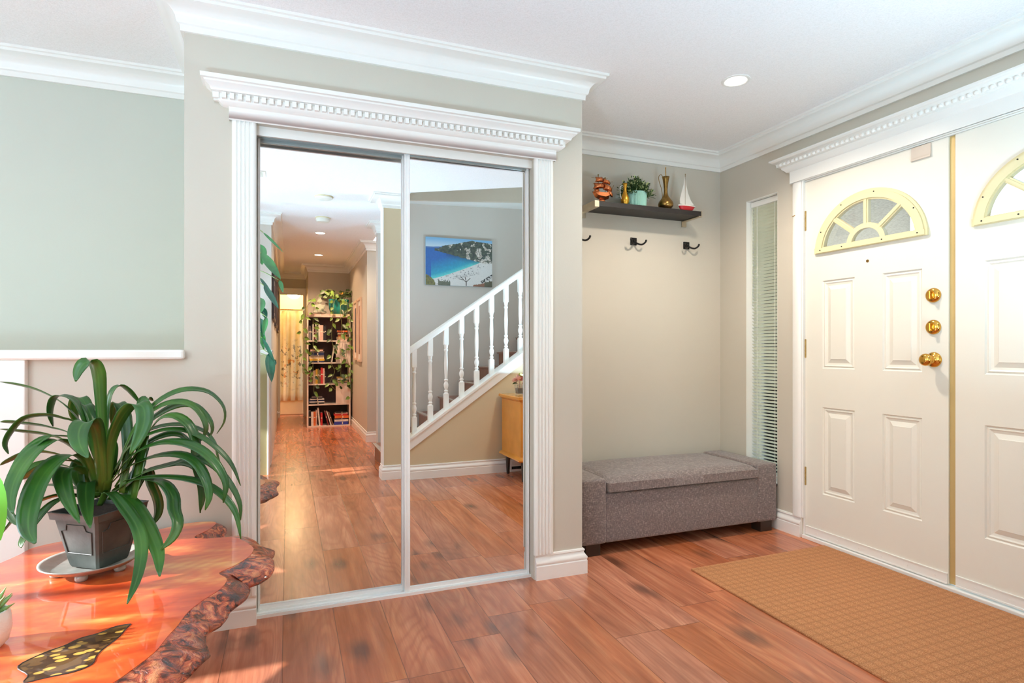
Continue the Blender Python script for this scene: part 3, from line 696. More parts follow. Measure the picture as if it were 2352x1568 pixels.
grid=[[bm.verts.new((-W2+2*W2*i/NX,.016,H2*j/NY)) for j in range(NY+1)] for i in range(NX+1)]
cols=[]
for i in range(NX):
    for j in range(NY):
        bm.faces.new((grid[i][j],grid[i+1][j],grid[i+1][j+1],grid[i][j+1])); cols.append(beach((i+.5)/NX,(j+.5)/NY))
nf=len(cols)
box(bm,-W2,W2,-.014,.0155,0,H2)
me=bpy.data.meshes.new('canvas'); bm.to_mesh(me); bm.free()
at=me.color_attributes.new('paint','FLOAT_COLOR','CORNER')
for p in me.polygons:
    c=cols[p.index] if p.index<nf else Vector(s2l((150,170,180)))
    for li in p.loop_indices: at.data[li].color=(max(0,c.x),max(0,c.y),max(0,c.z),1)
t=NT('printed_canvas'); a=t.n.new('ShaderNodeVertexColor'); a.layer_name='paint'; wv=t.noise(t.coord(),400,2); t.set(color=t.mix(t.math('MULTIPLY',wv,.10),a.outputs[0],(.8,.8,.8)),rough=.5)
me.materials.append(t.m); cv=bpy.data.objects.new('canvas',me); COL.objects.link(cv); cv.parent=pic

# ---------------- hall pictures
M['frame_dark']=simple('dark_picture_frame',s2l((62,48,48)),.4,var=.1)
M['frame_light']=simple('pale_wood_frame',s2l((222,190,165)),.4,var=.06)
M['mat_white']=simple('white_picture_mat',s2l((240,234,228)),.6,var=.02)
M['print_dark']=simple('dark_print',s2l((70,62,72)),.5,var=.6,scale=14)
M['print_brown']=simple('brown_print',s2l((150,112,98)),.5,var=.4,scale=10)
def picture(x,y0,y1,z0,z1,side,fm,pm,label):
    e=empty('framed_picture',(x,(y0+y1)/2,z0),0,label,'picture','framed pictures along the hall'); w=abs(y1-y0)/2; h=z1-z0; d=.022*side; t=.03
    def bb(b,ya,yb,za,zb,xa,xb): box(b,min(xa,xb),max(xa,xb),ya,yb,za,zb)
    bm=bmesh.new(); bb(bm,-w,-w+t,0,h,0,d); bb(bm,w-t,w,0,h,0,d); bb(bm,-w+t,w-t,0,t,0,d); bb(bm,-w+t,w-t,h-t,h,0,d); build('frame',bm,fm,e,bevel=.002)
    bm=bmesh.new(); bb(bm,-w+t,w-t,t,h-t,0,d*.4); build('mount',bm,M['mat_white'],e)
    bm=bmesh.new(); bb(bm,-w+t+.06,w-t-.06,t+.07,h-t-.07,0,d*.5); build('print',bm,pm,e)
picture(XH+.001,-1.75,-.92,1.38,1.86,1,M['frame_dark'],M['print_dark'],'dark framed picture nearest the living room on the left hall wall')
picture(XH+.001,-2.85,-2.05,1.36,1.97,1,M['frame_dark'],M['print_dark'],'dark framed picture in the middle of the left hall wall')
picture(XH+.001,-4.3,-3.3,1.34,2.0,1,M['frame_dark'],M['print_brown'],'dark framed picture on the left hall wall nearest the bathroom')
picture(XC-.001,-2.72,-2.36,.93,1.75,-1,M['frame_light'],M['print_brown'],'pale framed picture on the right hall wall nearer the stairs')
picture(XC-.001,-3.18,-2.80,.95,1.75,-1,M['frame_light'],M['print_dark'],'pale framed picture on the right hall wall next to the bookcase')
# door handle on hall left wall
bm=bmesh.new(); lathe(bm,[(0,0),(.026,0),(.026,.006),(.010,.010),(.010,.035),(0,.035)],16); bmesh.ops.rotate(bm,verts=bm.verts,cent=(0,0,0),matrix=Matrix.Rotation(PI/2,3,'Y')); box(bm,.028,.040,-.055,.01,-.009,.009)
build('lever_handle',bm,M['alu'],auto=40,origin=None,label='small lever handle low on the left hall wall in the mirror',cat='handle').location=(XH+.001,-4.1,.17+.0)

# ---------------- ceiling fixtures
def mk_emit(name,c,s):
    t=NT(name); n=t.noise(t.coord(),3,1); t.set(color=(1,1,1),emit=c,emits=s,rough=.6); return t.m
M['bulb_w']=mk_emit('lit_lamp_warm',(1,.90,.74),9)
def downlight(x,y,label,energy,color,r=.052,spot=150):
    e=empty('recessed_light',(x,y,CZ),0,label,'ceiling light','recessed downlights')
    bm=bmesh.new(); lathe(bm,[(r+.014,0),(r+.014,-.003),(r+.006,-.006),(r,-.004),(r-.004,.0),(r-.004,-.001)],32); build('trim_ring',bm,M['trim'],e,auto=40)
    bm=bmesh.new(); lathe(bm,[(0,-.0035),(r-.004,-.0035)],32); build('lamp',bm,M['bulb_w'],e)
    l=light('downlight_lamp','SPOT',(x,y,CZ-.012),energy,color,(0,0,0),spot_size=R(spot),spot_blend=.7,shadow_soft_size=.05)
    return e
downlight(2.008,2.216,'lit recessed ceiling light in the foyer near the coat shelf',145,(1,.86,.71))
light('added_foyer_fill_spot','SPOT',(2.10,.80,CZ-.012),26,(.66,.86,1),spot_size=R(150),spot_blend=.7,shadow_soft_size=.05)  # added fill spot over the foyer, out of view, no fixture
light('added_living_fill_spot','SPOT',(-.75,.75,CZ-.012),24,(.66,.87,1),spot_size=R(150),spot_blend=.7,shadow_soft_size=.05)  # unseen spot added to fill the living-room side
downlight(.330,-1.525,'lit recessed ceiling light in the hall, nearer one in the left mirror',150,(1,.78,.58))
downlight(.385,-3.035,'lit recessed ceiling light in the hall, farther one in the left mirror',230,(1,.66,.42))
light('bathroom_lamp','POINT',(.1,-5.6,2.1),110,(1,.74,.42),shadow_soft_size=.12)
M['detector']=simple('detector_plastic',s2l((236,234,222)),.4,var=.02)
def detector(x,y,r,h,label):
    e=empty('smoke_detector',(x,y,CZ),0,label,'smoke detector')
    bm=bmesh.new(); lathe(bm,[(r*.8,0),(r,-h*.15),(r,-h*.6),(r*.85,-h*.9),(r*.5,-h),(0,-h)],32); build('housing',bm,M['detector'],e,auto=35)
    bm=bmesh.new(); lathe(bm,[(r+.004,0),(r+.004,-.006),(r,-.008)],32); build('base_ring',bm,M['cream'],e,auto=35)
detector(.283,.03,.072,.022,'flat round smoke detector on the ceiling, nearer one in the left mirror')
detector(.318,-.775,.066,.045,'deeper round smoke detector on the ceiling, farther one in the left mirror')
bm=bmesh.new()
for k in range(6): box(bm,-.13,.13,-.05+k*.018,-.04+k*.018,-.012,0)
box(bm,-.15,.15,-.07,-.056,-.008,0); box(bm,-.15,.15,.056,.07,-.008,0)
box(bm,-.15,-.13,-.056,.056,-.008,0); box(bm,.13,.15,-.056,.056,-.008,0)
build('ceiling_vent',bm,M['detector'],label='slatted air vent on the ceiling at the top left of the left mirror',cat='vent').location=(-.30,.534,CZ)

# ================================================================== OBJECTS IN THE FOYER
def mk_tweed():
    t=NT('grey_tweed'); v=t.coord(); a=t.noise(t.coord('Object',(260,260,60)),1,2,.6); b=t.noise(t.coord('Object',(60,60,300)),1,2,.6); n=t.noise(v,9,3)
    c=t.ramp(t.math('ADD',t.math('MULTIPLY',a,.5),t.math('MULTIPLY',b,.5)),[(.34,s2l((93,84,83))),(.52,s2l((124,112,109))),(.66,s2l((176,162,156)))])
    c=t.mix(t.math('MULTIPLY',n,.35),c,s2l((122,104,98))); t.set(color=c,rough=.95,sheen=.3); t.bump(t.math('ADD',a,b),.5,.002); return t.m
M['tweed']=mk_tweed()
M['foot']=simple('dark_wood_foot',s2l((52,36,26)),.4,var=.2)
def soft_box(bm,x0,x1,y0,y1,z0,z1,r=.02,seg=3,bulge=0.0):
    vs=box(bm,x0,x1,y0,y1,z0,z1); es=set()
    for v in vs:
        for e in v.link_edges: es.add(e)
    bmesh.ops.bevel(bm,geom=list(es),offset=r,segments=seg,profile=.6,affect='EDGES')
BXL,BXR,BY0,BY1=1.392,2.684,2.622,3.10
bn=empty('storage_bench',((BXL+BXR)/2,(BY0+BY1)/2,0),0,'grey tweed storage bench with a hinged padded lid in the alcove','bench'); O=bn.location
bm=bmesh.new(); soft_box(bm,BXL+.14,BXR-.14,BY0+.004,BY1,.062,.318,.012); box(bm,BXL+.13,BXR-.13,BY0+.03,BY1-.02,.3,.33); LB('body',bm,M['tweed'],bn,O,auto=50)
for a,b in ((BXL,BXL+.148),(BXR-.148,BXR)):
    bm=bmesh.new(); soft_box(bm,a,b,BY0,BY1+.004,.060,.396,.018); LB('arm',bm,M['tweed'],bn,O,auto=60)
# padded lid: subdivided top with a gentle crown and tuft creases
bm=bmesh.new(); a,b=BXL+.152,BXR-.152; NX,NY=36,16
def lidz(u,v):
    e=min(u,1-u)*(b-a); f=min(v,1-v)*(BY1-BY0); edge=min(e,f); z=.388+.022*math.sin(PI*u)**.5*math.sin(PI*v)**.5
    z-=.016*max(0,1-edge/.02)**2
    for cx in (.2,.35,.5,.65,.8):
        for cy in (.33,.66):
            d=math.hypot((u-cx)*(b-a),(v-cy)*(BY1-BY0)); z-=.006*math.exp(-(d/.028)**2)
    return z
g=[[bm.verts.new((a+(b-a)*i/NX,BY0-.012+(BY1-BY0+.01)*j/NY,lidz(i/NX,j/NY))) for j in range(NY+1)] for i in range(NX+1)]
for i in range(NX):
    for j in range(NY): bm.faces.new((g[i][j],g[i+1][j],g[i+1][j+1],g[i][j+1]))
lo=[[bm.verts.new((a+(b-a)*i/NX,BY0-.012+(BY1-BY0+.01)*j/NY,.326)) for j in (0,NY)] for i in range(NX+1)]
for i in range(NX):
    bm.faces.new((g[i][0],g[i+1][0],lo[i+1][0],lo[i][0])); bm.faces.new((g[i][NY],g[i+1][NY],lo[i+1][1],lo[i][1])); bm.faces.new((lo[i][0],lo[i+1][0],lo[i+1][1],lo[i][1]))
for i in (0,NX):
    bm.faces.new([g[i][j] for j in range(NY+1)]+[lo[i][1],lo[i][0]])
LB('lid',bm,M['tweed'],bn,O,auto=50)
for x in (BXL+.03,BXR-.115):
    for y in (BY0+.012,BY1-.09):
        bm=bmesh.new(); box(bm,x,x+.085,y,y+.075,0,.064); LB('foot',bm,M['foot'],bn,O,bevel=.003)

# doormat
def mk_mat():
    t=NT('coir_ribbed_mat'); v=t.coord(); sp=t.n.new('ShaderNodeSeparateXYZ'); t.l.new(v,sp.inputs[0]); x,y=sp.outputs[0],sp.outputs[1]
    n=t.noise(v,220,4,.7)
    def cell(q,s): return t.math('ABSOLUTE',t.math('SINE',t.math('MULTIPLY',q,s)))
    g=t.math('POWER',t.math('MULTIPLY',cell(x,PI/.040),cell(y,PI/.040)),.35)
    # big squares alternate ribs
    bx=t.math('FRACT',t.math('DIVIDE',x,.16)); by=t.math('FRACT',t.math('DIVIDE',y,.16))
    line=t.math('MINIMUM',t.math('MINIMUM',bx,t.math('SUBTRACT',1,bx)),t.math('MINIMUM',by,t.math('SUBTRACT',1,by)))
    ln=t.ramp(line,[(.02,(0,0,0)),(.06,(1,1,1))])
    h=t.math('ADD',t.math('MULTIPLY',g,.9),t.math('MULTIPLY',ln,.3))
    c=t.ramp(n,[(.3,s2l((152,94,54))),(.5,s2l((188,126,80))),(.7,s2l((222,168,122)))]); c=t.mix(t.math('MULTIPLY',t.math('SUBTRACT',1.0,g),.55),c,s2l((140,92,52)))
    t.set(color=c,rough=.95); t.bump(t.math('ADD',h,t.math('MULTIPLY',n,.6)),.6,.006); return t.m
M['mat']=mk_mat()
bm=bmesh.new(); prism(bm,[(1.812,2.302),(2.700,2.318),(2.702,.86),(1.775,.86)],2,0,.009); build('doormat',bm,M['mat'],bevel=.003,label='large ribbed brown doormat on the floor before the front doors',cat='doormat')

# coat shelf
M['shelf']=simple('black_brown_shelf',s2l((34,28,26)),.5,var=.15,scale=25)
sh=empty('wall_shelf',(2.05,3.147,1.90),0,'black-brown wall shelf on metal brackets high in the alcove','shelf'); O=sh.location
bm=bmesh.new(); box(bm,1.694,2.424,2.978,3.147,1.900,1.929); LB('board',bm,M['shelf'],sh,O,bevel=.001)
for x0,x1 in ((1.664,1.694),(2.424,2.430)):
    bm=bmesh.new(); box(bm,x0,x1,2.974,3.147,1.896,1.931); box(bm,min(x0,2.404) if x0>2 else x0,x1,2.974,3.147,1.893,1.899); box(bm,x0 if x0<2 else 2.402,x0+.03 if x0<2 else 2.436,3.137,3.147,1.862,1.899); LB('bracket',bm,M['nickel'],sh,O,bevel=.0015)
# hooks
for k,(x,lab) in enumerate(((1.640,'black double coat hook half hidden behind the closet corner'),(2.036,'black double coat hook in the middle of the three under the shelf'),(2.440,'black double coat hook nearest the right alcove corner'))):
    h=empty('coat_hook',(x,3.147,1.743),0,lab,'hook','coat hooks under the shelf')
    bm=bmesh.new(); soft_box(bm,-.023,.023,-.007,0,-.024,.024,.003,2); build('plate',bm,M['black'],h,auto=40)
    bm=bmesh.new()
    tube(bm,[(0,-.006,0),(0,-.022,-.003)],[.011,.009],12)
    for sgn in (1,-1): tube(bm,catmull([(0,-.018,-.004),(.014*sgn,-.030,-.018),(.034*sgn,-.046,-.024),(.050*sgn,-.058,-.012),(.056*sgn,-.062,.004)],14),[.0058]*12+[.0062,.0066,.005],10)
    build('prongs',bm,M['black'],h,smooth=True)

ZS=1.929
# small copper ship
e=empty('copper_ship',(1.738,3.022,ZS),0,'small copper galleon model at the left end of the wall shelf','ornament')
bm=bmesh.new(); bmesh.ops.create_uvsphere(bm,u_segments=14,v_segments=8,radius=.02); xform(bm,bm.verts[:],(0,0,.012),sc=(1.1,.8,.6)); build('stand',bm,M['copper'],e,smooth=True)
bm=bmesh.new()
pr=[(-.060,.055),(-.045,.030),(-.02,.022),(.02,.020),(.045,.030),(.060,.066)]
for s in (-1,1):
    A=[bm.verts.new((x,0,z)) for x,z in pr]; B=[bm.verts.new((x*.95,s*.018,z+.018)) for x,z in pr]
    T=[bm.verts.new((x*.95,s*.016,.058+.012*abs(x)/.06)) for x,z in pr]
    for i in range(5): bm.faces.new((A[i],A[i+1],B[i+1],B[i])); bm.faces.new((B[i],B[i+1],T[i+1],T[i]))
box(bm,-.05,.05,-.014,.014,.052,.056)
build('hull',bm,M['copper'],e,auto=40)
def sail(cx,cz,w,h,bulge,ry):
    bm=bmesh.new(); g=[[bm.verts.new((cx+w*(i/6-.5)*(1-.15*j/4)+bulge*math.sin(PI*j/4)*.6,-.012-bulge*math.sin(PI*i/6)*math.sin(PI*j/4)*1.2,cz+h*(j/4-.5)+ry*(i/6-.5))) for j in range(5)] for i in range(7)]
    for i in range(6):
        for j in range(4): bm.faces.new((g[i][j],g[i+1][j],g[i+1][j+1],g[i][j+1]))
    o=build('sail',bm,M['copper'],e,smooth=True); o.modifiers.new('s','SOLIDIFY').thickness=.0015
sail(-.028,.135,.055,.030,.012,.006); sail(-.030,.098,.075,.034,.014,.008); sail(.022,.128,.05,.026,.010,-.012); sail(.028,.092,.056,.040,.014,-.014); sail(.044,.062,.04,.03,.01,-.02); sail(-.045,.068,.035,.022,.01,.01)
bm=bmesh.new()
for x,t in ((-.024,.165),(.022,.152)): tube(bm,[(x,0,.04),(x,0,t)],.0022,6); bmesh.ops.create_uvsphere(bm,u_segments=8,v_segments=6,radius=.005,matrix=Matrix.Translation((x,0,t)))
tube(bm,[(.05,0,.06),(.082,0,.115)],.0016,6); tube(bm,[(-.06,0,.11),(.075,0,.135)],.001,5); tube(bm,[(-.07,0,.145),(.04,0,.15)],.001,5)
build('masts',bm,M['oldbrass'],e,auto=40)
# small gold pitcher
e=empty('brass_pitcher',(1.884,3.000,ZS),0,'small gold brass pitcher with a slim handle left of the mint pot','pitcher')
bm=bmesh.new(); lathe(bm,[(0,0),(.019,0),(.018,.004),(.023,.010),(.026,.026),(.024,.042),(.016,.062),(.010,.080),(.009,.095),(.012,.112),(.015,.126),(.013,.126),(.008,.10),(0,.09)],28); build('body',bm,M['goldbrass'],e,smooth=True)
bm=bmesh.new(); tube(bm,catmull([(-.010,0,.108),(-.022,0,.112),(-.033,0,.100),(-.034,0,.07),(-.031,0,.045),(-.022,0,.03)],18),.0016,6); build('handle',bm,M['alu'],e,smooth=True)
# tall antique ewer
e=empty('brass_ewer',(2.195,3.028,ZS),0,'tall antique brass ewer with a looped handle and upright rod on the shelf','pitcher')
bm=bmesh.new(); lathe(bm,[(0,0),(.030,0),(.030,.006),(.034,.010),(.045,.022),(.047,.036),(.043,.050),(.030,.068),(.018,.084),(.012,.104),(.011,.125),(.014,.160),(.019,.190),(.024,.206),(.022,.206),(.012,.16),(.008,.12),(0,.11)],32); build('body',bm,M['oldbrass'],e,smooth=True)
bm=bmesh.new(); tube(bm,catmull([(-.020,0,.196),(-.030,0,.215),(-.045,0,.212),(-.053,0,.195),(-.046,0,.165),(-.034,0,.135),(-.026,0,.10),(-.026,0,.062)],24),.0021,7); build('handle',bm,M['oldbrass'],e,smooth=True)
bm=bmesh.new(); tube(bm,[(.002,0,.19),(.0,0,.262)],.0026,7); bmesh.ops.create_uvsphere(bm,u_segments=8,v_segments=6,radius=.004,matrix=Matrix.Translation((0,0,.262))); build('rod',bm,M['goldbrass'],e,smooth=True)
# sailboat
M['white_wood']=simple('white_painted_wood',s2l((238,232,222)),.5,var=.02)
M['red']=simple('red_paint',s2l((196,30,38)),.4,var=.05)
e=empty('toy_sailboat',(2.337,3.008,ZS),0,'white model sailboat with a red hull at the right end of the shelf','ornament')
bm=bmesh.new(); N=12
def hullring(z,w,l0,l1,n=24): return [(((l0+l1)/2+(l1-l0)/2*math.cos(2*PI*k/n)), w*math.sin(2*PI*k/n)*(1-.25*max(0,math.cos(2*PI*k/n))),z) for k in range(n)]
def loft(bm,rings,mi=0,cap=True):
    R_=[[bm.verts.new(p) for p in r] for r in rings]
    for a,b in zip(R_,R_[1:]):
        for k in range(len(a)): bm.faces.new((a[k],a[(k+1)%len(a)],b[(k+1)%len(a)],b[k])).material_index=mi
    if cap: bm.faces.new(R_[0][::-1]).material_index=mi; bm.faces.new(R_[-1]).material_index=mi
loft(bm,[hullring(.0,.008,-.040,.036),hullring(.014,.016,-.052,.050),hullring(.030,.019,-.060,.062)]); build('hull',bm,M['red'],e,auto=40)
bm=bmesh.new(); loft(bm,[hullring(.0295,.0205,-.064,.066),hullring(.036,.0205,-.066,.068)]); build('deck',bm,M['white_wood'],e,auto=40)
bm=bmesh.new(); tube(bm,[(-.012,0,.02),(-.010,0,.232)],.0018,6); bmesh.ops.create_uvsphere(bm,u_segments=8,v_segments=6,radius=.003,matrix=Matrix.Translation((-.010,0,.232))); tube(bm,[(-.012,0,.032),(.052,0,.030)],.0015,6); build('mast',bm,M['oldbrass'],e,smooth=True)
def sailpoly(pts,nm):
    bm=bmesh.new(); prism(bm,pts,1,-.0015,.0015); build(nm,bm,M['white_wood'],e)
right=[( -.010,.222),(-.004,.165),(.010,.115),(.030,.070),(.054,.044),(-.010,.040)]
left=[(-.013,.215),(-.024,.165),(-.040,.115),(-.052,.070),(-.050,.044),(-.013,.040)]
sailpoly(right,'mainsail'); sailpoly(left,'jib')

# mint pot with faux greenery
M['mint']=simple('mint_ceramic',s2l((158,204,188)),.35,var=.03)
M['leaf_dk']=simple('boxwood_leaf',s2l((58,84,38)),.5,var=.35,scale=40)
M['leaf_lt']=simple('pale_boxwood_tip',s2l((190,200,140)),.5,var=.2,scale=40)
e=empty('potted_greenery',(1.996,3.052,ZS),0,'round green shrub in a fluted mint green pot on the wall shelf','plant')
bm=bmesh.new(); lathe(bm,[(0,0),(.058,0),(.061,.006),(.064,.085),(.065,.092),(.060,.092),(.058,.080),(0,.080)],88,rib=-.05,ribn=1); build('pot',bm,M['mint'],e,auto=25)
def leafquad(bm,p,d,n,l,w,mi=0):
    d=d.normalized(); s=d.cross(n); s=s.normalized() if s.length>1e-5 else d.orthogonal().normalized(); nn=s.cross(d)
    a=bm.verts.new(p); b=bm.verts.new(p+d*l*.5+s*w*.5+nn*l*.06); c=bm.verts.new(p+d*l); e_=bm.verts.new(p+d*l*.5-s*w*.5+nn*l*.06); m=bm.verts.new(p+d*l*.5-nn*l*.05)
    for q in ((a,b,m),(b,c,m),(c,e_,m),(e_,a,m)): bm.faces.new(q).material_index=mi
rnd=random.Random(5)
bm=bmesh.new()
for k in range(190):
    th=rnd.uniform(0,2*PI); ph=rnd.uniform(.02,1.55); 
    dr=Vector((math.sin(ph)*math.cos(th)*1.08,math.sin(ph)*math.sin(th)*.75,math.cos(ph))); L=rnd.uniform(.075,.115)*(1-.1*ph)
    p0=Vector((dr.x*.25*.1,dr.y*.02,.075)); 
    pts=[p0+dr*L*t+Vector((0,0,-.012*t*t*ph)) for t in (0,.35,.7,1)]
    tube(bm,pts,.0009,4,caps=False)
    for q in range(10):
        t=rnd.uniform(.35,1.02); p=p0+dr*L*t; d=(dr+Vector((rnd.uniform(-1,1),rnd.uniform(-1,1),rnd.uniform(-.6,1)))*.9)
        leafquad(bm,p,d,Vector((rnd.uniform(-1,1),rnd.uniform(-1,1),1)),rnd.uniform(.013,.021),rnd.uniform(.007,.010),1 if (rnd.random()<.13+.25*(t>.9)) else 0)
build('foliage',bm,[M['leaf_dk'],M['leaf_lt']],e)

# ================================================================== THE SLAB TABLE
def mk_cedar():
    t=NT('varnished_cedar_slab'); v=t.coord(); 
    w=t.n.new('ShaderNodeTexWave'); w.wave_type='RINGS'; w.rings_direction='Z'; t.put(w.inputs['Vector'],t.coord('Object',(1,1,1),(1.05,-1.55,0))); w.inputs['Scale'].default_value=9; w.inputs['Distortion'].default_value=5; w.inputs['Detail'].default_value=3; w.inputs['Detail Scale'].default_value=.9
    n=t.noise(t.coord('Object',(1.2,3.5,1),(0,0,0),(0,0,.7)),2.2,4,.6,.5)
    c=t.ramp(n,[(.34,s2l((176,48,24))),(.45,s2l((212,76,36))),(.56,s2l((230,108,50))),(.68,s2l((246,172,96)))])
    c=t.mix(t.math('MULTIPLY',w.outputs[1],.30),c,s2l((206,72,34)))
    st=t.noise(t.coord('Object',(.8,6,1),(0,0,0),(0,0,.55)),3.5,5,.7,1.2); c=t.mix(t.ramp(st,[(.655,(0,0,0)),(.68,(.65,.65,.65)),(.70,(0,0,0))]),c,s2l((255,214,150)))
    t.set(color=c,rough=.28,coat=1.0,coatr=.02,spec=.5); return t.m
def mk_bark():
    t=NT('polished_bark_edge'); v=t.coord('Object',(1,1,1.6)); n=t.noise(v,26,5,.65,1.4); n2=t.noise(v,9,3,.6,.8)
    c=t.ramp(n,[(.34,s2l((22,15,13))),(.44,s2l((110,46,28))),(.52,s2l((196,84,50))),(.64,s2l((240,150,100)))]); c=t.mix(t.ramp(n2,[(.50,(0,0,0)),(.66,(.7,.7,.7))]),c,s2l((48,30,24)))
    t.set(color=c,rough=.3,coat=.5,coatr=.08); t.bump(n,1.0,.02); return t.m
M['cedar']=mk_cedar(); M['bark']=mk_bark()
TZ=.42
outl=[(-.812,2.197),(-.79,2.26),(-.772,2.33),(-.70,2.375),(-.584,2.404),(-.50,2.398),(-.43,2.403),(-.36,2.445),(-.29,2.447),(-.250,2.42),(-.262,2.34),(-.300,2.262),(-.265,2.231),(-.21,2.222),(-.174,2.211),(-.144,2.165),(-.116,2.103),(-.103,2.054),(-.114,1.986),(-.151,1.919),(-.185,1.874),(-.160,1.816),(-.17,1.748),(-.206,1.683),(-.230,1.621),(-.241,1.553),(-.252,1.507),(-.265,1.439),(-.286,1.390),(-.308,1.347),(-.325,1.319),(-.36,1.24),(-.42,1.16),(-.52,1.10),(-.64,1.09),(-.74,1.13),(-.82,1.22),(-.90,1.35),(-.955,1.5),(-.97,1.65),(-.93,1.78),(-.96,1.92),(-.93,2.05),(-.87,2.12)]
tb=empty('slab_table',(-.55,1.75,0),0,'low live-edge cedar slab table with glossy orange top, lower left corner','table'); O=tb.location
cen=Vector((-.55,1.75))
P=catmull([(*p,0) for p in outl+[outl[0]]],176)[:-1]; P=[Vector((p.x,p.y)) for p in P]
n=len(P)
def nrm(i):
    d=(P[(i+1)%n]-P[i-1]).normalized(); return Vector((d.y,-d.x))
area=sum(P[i].x*P[(i+1)%n].y-P[(i+1)%n].x*P[i].y for i in range(n)); sg=1 if area>0 else -1
bm=bmesh.new(); inner=[bm.verts.new((p.x,p.y,TZ)) for p in P]; f=bm.faces.new(inner)
low=[bm.verts.new((p.x,p.y,TZ-.004)) for p in P]
for i in range(n): bm.faces.new((inner[i],inner[(i+1)%n],low[(i+1)%n],low[i]))
bmesh.ops.triangulate(bm,faces=[f]); LB('top',bm,M['cedar'],tb,O)
bm=bmesh.new(); rings=[]
lev=[(0,-.0015),(.016,-.010),(.034,-.026),(.040,-.040),(.030,-.055),(.008,-.068),(-.03,-.070)]
for off,dz in lev:
    rr=[]
    for i in range(n):
        q=P[i]; nn=nrm(i)*sg
        bk=1.0+.9*noise.noise(Vector((q.x*9,q.y*9,dz*30)))
        big=1.0+(.9 if (q.x>-.33 and q.y<2.22) else 0)
        # the nose at the tip of the slab sticks out further
        o=off*big*max(.25,bk)+(.006*noise.noise(Vector((q.x*40,q.y*40,dz*60))) if off>0 else 0)
        rr.append(bm.verts.new((q.x+nn.x*o,q.y+nn.y*o,TZ+dz+(0.006*noise.noise(Vector((q.x*30,q.y*30,3))) if off>0 else 0))))
    rings.append(rr)
for a,b in zip(rings,rings[1:]):
    for i in range(n): bm.faces.new((a[i],a[(i+1)%n],b[(i+1)%n],b[i]))
f=bm.faces.new(rings[-1]); bmesh.ops.triangulate(bm,faces=[f])
bk=LB('bark_edge',bm,M['bark'],tb,O,smooth=True,label='dark gnarled bark edge'); sb=bk.modifiers.new('sub','SUBSURF'); sb.levels=1; sb.render_levels=1
# pebble inlay set in resin
def mk_resin():
    t=NT('resin_pebble_inlay'); v=t.coord('Object',(1,1,1)); vo=t.n.new('ShaderNodeTexVoronoi'); t.put(vo.inputs['Vector'],t.coord('Object',(1.0,1.7,1),(0,0,0),(0,0,.75))); vo.inputs['Scale'].default_value=36
    c=t.ramp(vo.outputs['Distance'],[(.0,s2l((226,178,84))),(.40,s2l((190,146,66))),(.46,s2l((64,40,22)))]); sp=t.n.new('ShaderNodeSeparateColor'); t.l.new(vo.outputs['Color'],sp.inputs[0])
    c=t.mix(t.ramp(sp.outputs[0],[(.40,(1,1,1)),(.5,(0,0,0))]),c,s2l((96,66,34))); t.set(color=c,rough=.3,coat=1,coatr=.01); return t.m
M['resin']=mk_resin()
inl=[(-.345,1.600),(-.350,1.575),(-.356,1.534),(-.372,1.490),(-.377,1.460),(-.376,1.425),(-.40,1.405),(-.444,1.400),(-.478,1.395),(-.482,1.425),(-.514,1.471),(-.485,1.514),(-.455,1.535),(-.435,1.560),(-.40,1.575),(-.375,1.598)]
Q=catmull([(*p,0) for p in inl+[inl[0]]],64)[:-1]
bm=bmesh.new(); f=bm.faces.new([bm.verts.new((p.x,p.y,TZ+.0006)) for p in Q]); bmesh.ops.triangulate(bm,faces=[f]); LB('resin_inlay',bm,M['resin'],tb,O,label='dark resin inlay filled with yellow pebbles')
bm=bmesh.new(); tube(bm,[(p.x,p.y,TZ+.0004) for p in Q]+[(Q[0].x,Q[0].y,TZ+.0004)],.0016,6); LB('inlay_rim',bm,M['foot'],tb,O)
# stump base
bm=bmesh.new(); rr=[]
for z,s in ((0,1.25),(.05,1.05),(.15,.9),(.28,.95),(.352,1.1)):
    rr.append([(-.62+(.13+.02*math.sin(k*2.1))*s*math.cos(2*PI*k/26),1.72+(.15+.018*math.sin(k*1.7+1))*s*math.sin(2*PI*k/26),z) for k in range(26)])
loft(bm,rr); LB('stump_base',bm,M['bark'],tb,O,smooth=True)

